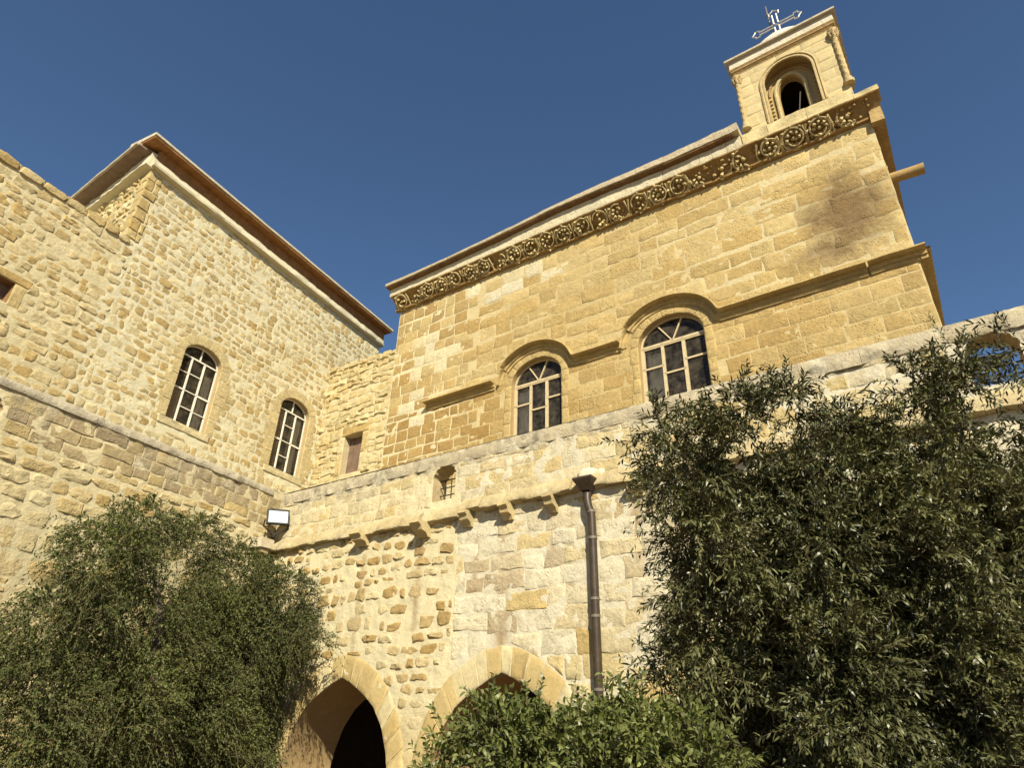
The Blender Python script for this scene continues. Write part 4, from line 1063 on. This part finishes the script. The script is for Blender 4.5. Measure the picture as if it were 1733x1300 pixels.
# ================================================================== TREES
def crown_mesh(name, mats, sprigs, parent, leaf=(.055, .010), nleaf=16, spread=.9, seed=1, fold=.35, twig_r=.0022, size_var=.35, wide=False):
    """sprigs: arrays of base points, directions, lengths, droop. Leaves sit alternately along each curved sprig."""
    g = np.random.default_rng(seed)
    P0, D, L, droop, tone = sprigs
    n = len(P0); k = nleaf
    t = (np.arange(k) + .6) / k
    T = np.repeat(t[None, :], n, 0) + g.uniform(-.02, .02, (n, k))
    down = np.array([0, 0, -1.0])
    base = P0[:, None, :] + D[:, None, :] * (L[:, None] * T)[:, :, None] + down * (droop[:, None] * L[:, None] * T ** 2)[:, :, None]
    tang = D[:, None, :] + down * (2 * droop[:, None] * T)[:, :, None]
    tang /= np.linalg.norm(tang, axis=2, keepdims=True)
    ref = g.normal(size=(n, 1, 3)); ref = ref / np.linalg.norm(ref, axis=2, keepdims=True)
    s1 = np.cross(tang, np.broadcast_to(ref, tang.shape)); s1 /= np.linalg.norm(s1, axis=2, keepdims=True) + 1e-9
    s2 = np.cross(tang, s1)
    ang = np.arange(k)[None, :] * 2.4 + g.uniform(0, 6.28, (n, 1)) + g.uniform(-.5, .5, (n, k))
    side = s1 * np.cos(ang)[:, :, None] + s2 * np.sin(ang)[:, :, None]
    ld = tang * g.uniform(.45, 1.0, (n, k, 1)) + side * spread * g.uniform(.6, 1.1, (n, k, 1)) + down * g.uniform(-.1, .3, (n, k, 1))
    ld /= np.linalg.norm(ld, axis=2, keepdims=True)
    wd = np.cross(ld, g.normal(size=(n, k, 3)) * .6 + side * .2 + np.array([0, 0, 1.0])); wd /= np.linalg.norm(wd, axis=2, keepdims=True) + 1e-9
    nm = np.cross(wd, ld)
    ll = leaf[0] * (1 + g.uniform(-size_var, size_var, (n, k, 1))) * (1 - .35 * np.abs(T - .45)[:, :, None])
    lw = leaf[1] * (1 + g.uniform(-.25, .25, (n, k, 1)))
    curl = g.uniform(-.05, .28, (n, k, 1)) * ll
    B = base.reshape(-1, 3); f = lambda a: a.reshape(-1, 3)
    pts = [B, f(base + ld * ll * .35 + wd * lw * .5 + nm * curl * .25 * 0 + nm * lw * fold), f(base + ld * ll * .35 - wd * lw * .5 + nm * lw * fold),
           f(base + ld * ll * .70 + wd * lw * .42 - nm * curl * .5 + nm * lw * fold), f(base + ld * ll * .70 - wd * lw * .42 - nm * curl * .5 + nm * lw * fold), f(base + ld * ll - nm * curl)]
    V = np.stack(pts, 1)                                       # (m,6,3)
    m = len(V)
    quads = np.array([[0, 2, 1, 1], [1, 2, 4, 3], [3, 4, 5, 5]])
    loops = []; 
    idx = np.arange(m)[:, None] * 6
    fa = np.concatenate([idx + np.array([0, 2, 1]), ], 1); fb = idx + np.array([1, 2, 4, 3]); fc = idx + np.array([3, 4, 5])
    allv = V.reshape(-1, 3)
    lt = np.clip(np.repeat(tone, k) + g.normal(0, .20, m) + (g.random(m) < .12) * .6, 0, 1)  # a share of leaves coloured paler as painted sun glints
    colv = np.repeat(lt, 6)
    # twigs: three-sided tapering strips in 3 pieces
    tt = np.array([0, .35, .7, 1.0]); tv = []
    for s in tt:
        c = P0 + D * (L * s)[:, None] + down * (droop * L * s * s)[:, None]
        r = twig_r * (1.25 - s)
        for q in range(3):
            a = q * 2.094; tv.append(c + r * (s1[:, 0] * math.cos(a) + s2[:, 0] * math.sin(a)))
    tv = np.stack(tv, 1)                                       # (n,12,3)
    ti = np.arange(n)[:, None] * 12 + len(allv)
    tf_ = [ti + np.array([j * 3 + q, j * 3 + (q + 1) % 3, (j + 1) * 3 + (q + 1) % 3, (j + 1) * 3 + q]) for j in range(3) for q in range(3)]
    verts = np.concatenate([allv, tv.reshape(-1, 3)]); colv = np.concatenate([colv, np.zeros(n * 12)])
    tri = np.concatenate([fa, fc]); quad = np.concatenate([fb] + tf_)
    nl = len(fb); loop = np.concatenate([tri.ravel(), quad.ravel()]).astype(np.int32)
    starts = np.concatenate([np.arange(len(tri)) * 3, len(tri) * 3 + np.arange(len(quad)) * 4]).astype(np.int32)
    tot = np.concatenate([np.full(len(tri), 3), np.full(len(quad), 4)]).astype(np.int32)
    mi = np.concatenate([np.zeros(len(tri)), np.zeros(nl), np.ones(len(quad) - nl)]).astype(np.int32)
    me = bpy.data.meshes.new(name)
    me.vertices.add(len(verts)); me.vertices.foreach_set('co', verts.astype(np.float32).ravel())
    me.loops.add(len(loop)); me.loops.foreach_set('vertex_index', loop)
    me.polygons.add(len(starts)); me.polygons.foreach_set('loop_start', starts); me.polygons.foreach_set('loop_total', tot)
    for q in mats: me.materials.append(q)
    me.polygons.foreach_set('material_index', mi)
    a = me.attributes.new('Col', 'FLOAT_COLOR', 'POINT')
    a.data.foreach_set('color', np.repeat(colv[:, None], 4, 1).astype(np.float32).ravel())
    me.update(); me.validate()
    o = bpy.data.objects.new(name, me); COL.objects.link(o); o.parent = parent
    return o
def sample_lobes(lobes, count, origin, seed, out=.7, up=.3, rnd=.5, L=(.18, .32), droop=(.1, .4), shell=.45, gapf=1.6, gapt=-.12, dens=None, ybk=None):
    g = np.random.default_rng(seed)
    w = np.array([r ** 2.0 for *_, r in lobes]) if dens is None else np.array(dens); w = w / w.sum()
    P = []; D = []; T = []
    tries = 0
    while len(P) < count and tries < count * 6:
        tries += 1
        i = g.choice(len(lobes), p=w); x, y, z, r = lobes[i]
        d = g.normal(size=3); d /= np.linalg.norm(d)
        q = shell + (1 - shell) * g.random() ** .5
        p = np.array([x, y, z]) + d * r * q
        if p[2] < .25: continue
        nv = N(p[0] * gapf, p[1] * gapf, p[2] * gapf + seed) + .5 * N(p[0] * gapf * 2.2, p[1] * gapf * 2.2, p[2] * gapf * 2.2)
        if nv < gapt and r > .25 and (ybk is None or p[1] < ybk + .12 * p[2] or random.random() < .25): continue
        P.append(p); v = d * out + np.array([0, 0, up]) + g.normal(size=3) * rnd * .6
        D.append(v / np.linalg.norm(v)); T.append(min(1, max(0, .40 + nv * .6)) ** 1.3)  # denser clumps get a lighter tone, painted as sunlit
    P = np.array(P) - np.array(origin); n = len(P)
    return P, np.array(D), g.uniform(*L, n), g.uniform(*droop, n), np.array(T)
def tree(name, label, base, trunk_pts, limbs, crown_name='crown'):
    t = thing(name, label, 'tree', base)
    mb = MB(); pr = [Vector(p) - Vector(base) for p, r in trunk_pts]; mb.tube(pr, [r for p, r in trunk_pts], 10)
    mb.build('trunk', M['bark'], t, True)
    for lp in limbs:
        mb = MB(); n = len(lp); pts = [Vector(p) - Vector(base) for p in lp]
        fine = []
        for a, b in zip(pts[:-1], pts[1:]):
            for k in range(4): fine.append(a.lerp(b, k / 4) + Vector((N(k, a.x, 1), N(k, a.y, 2), N(k, a.z, 3))) * .05)
        fine.append(pts[-1]); m = len(fine)
        mb.tube(fine, [.05 * (1 - .85 * k / m) for k in range(m)], 7); mb.build('limb', M['bark'], t, True)
    return t
LEFT = [(-5.17,9.04,4.10,0.50),(-4.86,8.05,3.34,0.61),(-4.84,9.49,3.67,0.72),(-4.67,11.42,3.78,0.76),(-3.94,11.78,3.62,0.62),(-4.98,7.68,2.59,0.63),(-4.86,9.12,2.66,0.93),(-4.70,11.23,2.76,1.05),(-4.08,11.87,2.90,0.69),(-4.93,7.58,1.76,0.68),(-4.49,8.34,1.62,0.87),(-4.38,10.08,1.65,0.97),(-4.39,11.95,1.51,0.67),(-4.93,7.53,1.23,0.65),(-4.21,11.99,2.17,0.49),(-3.00,11.17,2.91,0.15),(-3.33,11.40,3.11,0.26),(-4.61,11.36,1.12,0.98),(-3.60,11.58,2.97,0.35),(-5.18,7.87,3.64,0.22),(-5.07,10.77,4.41,0.39),]
RIGHT = [(1.40,4.64,3.53,0.37),(2.03,4.82,3.63,0.50),(2.65,4.95,3.59,0.51),(3.26,4.78,3.70,0.52),(3.76,4.45,3.87,0.50),(1.51,4.90,3.06,0.37),(2.01,4.93,2.99,0.64),(2.70,5.01,2.84,0.78),(3.40,4.84,2.96,0.81),(1.69,5.05,2.35,0.48),(2.29,4.93,2.15,0.71),(2.99,4.84,2.12,0.74),(3.49,4.84,1.91,0.64),(1.48,5.27,1.96,0.33),(1.85,4.99,1.62,0.56),(2.48,4.91,1.57,0.59),(3.03,4.80,1.55,0.58),(4.08,4.89,2.86,0.67),(2.18,4.48,4.04,0.14),(2.16,4.54,3.92,0.21),(1.71,4.46,3.86,0.23),(1.12,4.53,3.73,0.16),(2.63,4.67,3.89,0.21),(3.16,4.44,4.11,0.19),(3.43,4.24,4.27,0.16),(3.39,4.33,4.11,0.21),(3.91,4.21,4.32,0.23),(1.18,4.77,3.29,0.16),(1.36,5.04,2.59,0.22),(1.08,5.17,2.14,0.11),(1.30,5.16,2.15,0.20),(0.94,4.58,3.64,0.08)]
MID = [(0.00,5.21,1.65,0.29),(-0.25,5.38,1.53,0.24),(0.29,5.18,1.69,0.25),(-0.09,5.24,1.80,0.15),(0.62,5.10,1.63,0.29),(0.20,4.98,1.44,0.35),(0.92,4.99,1.63,0.32),(0.66,4.85,1.46,0.35),(-0.40,5.40,1.72,0.10),(-0.45,5.33,1.41,0.17),(1.23,4.83,1.51,0.35),(0.84,5.11,1.82,0.19),(0.23,5.18,1.90,0.06)]
LEFT += [(-4.6, 9.1, .9, .9), (-3.9, 10.2, .8, .9)]
back = [(x * 1.12, y + .8, z * 1.04 + .02, r * .95) for x, y, z, r in RIGHT if r > .33 and z < 3.6]
RIGHT += [(2.37, 4.81, 1.86, .24), (2.36, 4.72, 2.13, .24), (2.32, 4.77, 1.62, .24), (2.25, 4.61, 2.95, .24), (2.30, 4.66, 2.75, .24), (2.43, 4.78, 1.81, .24), (2.28, 4.81, 1.95, .24), (2.75, 4.72, 1.15, .5), (2.45, 4.66, .8, .5), (2.95, 4.6, 1.6, .42), (2.5, 4.72, 3.0, .35), (2.2, 4.65, 1.9, .4)] + back + [(2.2, 5.0, 1.0, .7), (3.0, 5.0, 1.0, .7)]
MID += [(.1, 5.3, .8, .5), (.8, 5.1, .8, .5), (.4, 5.7, 1.3, .4)]
M['leaf_fine'] = leaf_mat('fine_grey_green_leaf', (.014, .025, .004), (.125, .148, .034), rough=.6, spec=.25)
M['leaf_narrow'] = leaf_mat('narrow_dark_leaf', (.010, .014, .003), (.145, .145, .055), rough=.42, spec=.45, trans=.10)
M['leaf_broad'] = leaf_mat('fresh_oval_leaf', (.055, .075, .014), (.22, .245, .07), rough=.42, spec=.45)

b = (-4.35, 9.6, 0)
LEFT = [(x, y, z - .03, max(.1, r - .08)) for x, y, z, r in LEFT]; RIGHT = [(x, y, z - .03, (max(.05, r - .06) if r != .24 else .24)) for x, y, z, r in RIGHT]; MID = [(x, y, z - .12, max(.05, r - .05)) for x, y, z, r in MID]
tl = tree('weeping_tree', 'rounded fine leaved green tree with drooping twigs below the floodlight', b,
          [((-4.35, 9.6, 0), .20), ((-4.4, 9.55, .9), .16), ((-4.5, 9.4, 1.9), .12), ((-4.75, 9.3, 3.0), .05), ((-5.0, 9.2, 3.8), .012)],
          [[(-4.4, 9.55, 1.0), (-4.6, 10.3, 2.0), (-4.8, 11.3, 3.4)], [(-4.45, 9.5, 1.3), (-4.9, 8.8, 2.3), (-5.0, 8.4, 3.1)], [(-4.4, 9.55, .9), (-4.3, 10.6, 1.8), (-4.2, 11.5, 2.7)]])
crown_mesh('crown', [M['leaf_fine'], M['twig']], sample_lobes(LEFT, 13500, b, 11, out=.55, up=.12, rnd=.6, L=(.22, .50), droop=(.35, .9), shell=.35, gapf=1.25, gapt=-.14, ybk=10.0), tl, leaf=(.044, .017), nleaf=19, spread=.8, seed=21, twig_r=.003)
b = (2.7, 5.3, 0)
tr_ = tree('narrow_leaved_tree', 'tall dark tree with narrow glossy leaves right of the rain pipe', b,
          [((2.7, 5.3, 0), .16), ((2.68, 5.3, .8), .13), ((2.6, 5.25, 1.8), .10), ((2.5, 5.15, 3.0), .05), ((2.55, 5.0, 3.9), .012)],
          [[(2.68, 5.3, .9), (2.0, 5.2, 1.9), (1.6, 5.0, 3.0), (1.4, 4.8, 3.6)], [(2.66, 5.28, 1.2), (3.2, 5.0, 2.4), (3.6, 4.6, 3.9)], [(2.7, 5.3, .7), (3.3, 5.1, 1.6), (4.0, 4.95, 2.8)]])
crown_mesh('crown', [M['leaf_narrow'], M['twig']], sample_lobes(RIGHT, 17500, b, 12, out=.75, up=.30, rnd=.55, L=(.16, .34), droop=(.05, .5), shell=.45, gapf=1.45, gapt=-.08, ybk=5.0), tr_, leaf=(.062, .0145), nleaf=19, spread=.75, size_var=.5, seed=22, twig_r=.0024)
b = (.35, 5.3, 0)
sh = tree('bushy_shrub', 'bright green shrub with oval leaves in front of the second arch', b,
          [((.35, 5.3, 0), .06), ((.33, 5.3, .5), .045), ((.3, 5.25, 1.1), .03), ((.25, 5.2, 1.7), .008)],
          [[(.34, 5.3, .4), (.0, 5.3, 1.0), (-.2, 5.35, 1.5)], [(.34, 5.3, .4), (.8, 5.1, 1.0), (.95, 5.0, 1.6)]])
sh['category'] = 'shrub'
crown_mesh('crown', [M['leaf_broad'], M['twig']], sample_lobes(MID, 1900, b, 13, out=.7, up=.45, rnd=.5, L=(.14, .28), droop=(.0, .25), shell=.3, gapf=2.2, gapt=-.3), sh, leaf=(.066, .022), nleaf=13, spread=.75, seed=23, twig_r=.0025)

# ================================================================== LIGHT, SKY, CAMERA
sd = Vector((.154, -1.336, 1.0)).normalized()
elev = math.asin(sd.z)
sun = bpy.data.lights.new('sun', 'SUN'); sun.energy = 5.0; sun.angle = rad(.53); sun.color = (1.0, .90, .70)
so = bpy.data.objects.new('sun', sun); COL.objects.link(so); so.rotation_euler = sd.to_track_quat('Z', 'Y').to_euler(); so.location = (0, -5, 30)
w = bpy.data.worlds.new('World'); scene.world = w; w.use_nodes = True
nt = w.node_tree; nt.nodes.clear()
out = nt.nodes.new('ShaderNodeOutputWorld'); bg = nt.nodes.new('ShaderNodeBackground'); sky = nt.nodes.new('ShaderNodeTexSky')
sky.sky_type = 'NISHITA'; sky.sun_disc = False; sky.sun_elevation = elev; sky.sun_rotation = math.atan2(sd.x, sd.y)
sky.air_density = 1.0; sky.dust_density = .1; sky.ozone_density = 2.0; sky.altitude = 900
hs = nt.nodes.new('ShaderNodeHueSaturation'); hs.inputs['Saturation'].default_value = 1.10
nt.links.new(sky.outputs[0], hs.inputs['Color']); nt.links.new(hs.outputs[0], bg.inputs[0]); bg.inputs[1].default_value = .067
nt.links.new(bg.outputs[0], out.inputs[0])

cam = bpy.data.cameras.new('camera'); co_ = bpy.data.objects.new('camera', cam); COL.objects.link(co_)
cam.sensor_fit = 'HORIZONTAL'; cam.sensor_width = 36; cam.lens = 36 * 1095.37 / 1733; cam.clip_end = 2000
from mathutils import Matrix
r_, u_, f_ = Vector((.99959262, -.01359143, .02509703)), Vector((-.02854098, -.47601351, .87897471)), Vector((0, .87933293, .47620751))
co_.matrix_world = Matrix(((r_.x, u_.x, -f_.x, 0), (r_.y, u_.y, -f_.y, 0), (r_.z, u_.z, -f_.z, 1.6), (0, 0, 0, 1)))
scene.camera = co_
scene.view_settings.view_transform = 'Standard'; scene.view_settings.look = 'None'; scene.view_settings.exposure = .84; scene.view_settings.gamma = 1
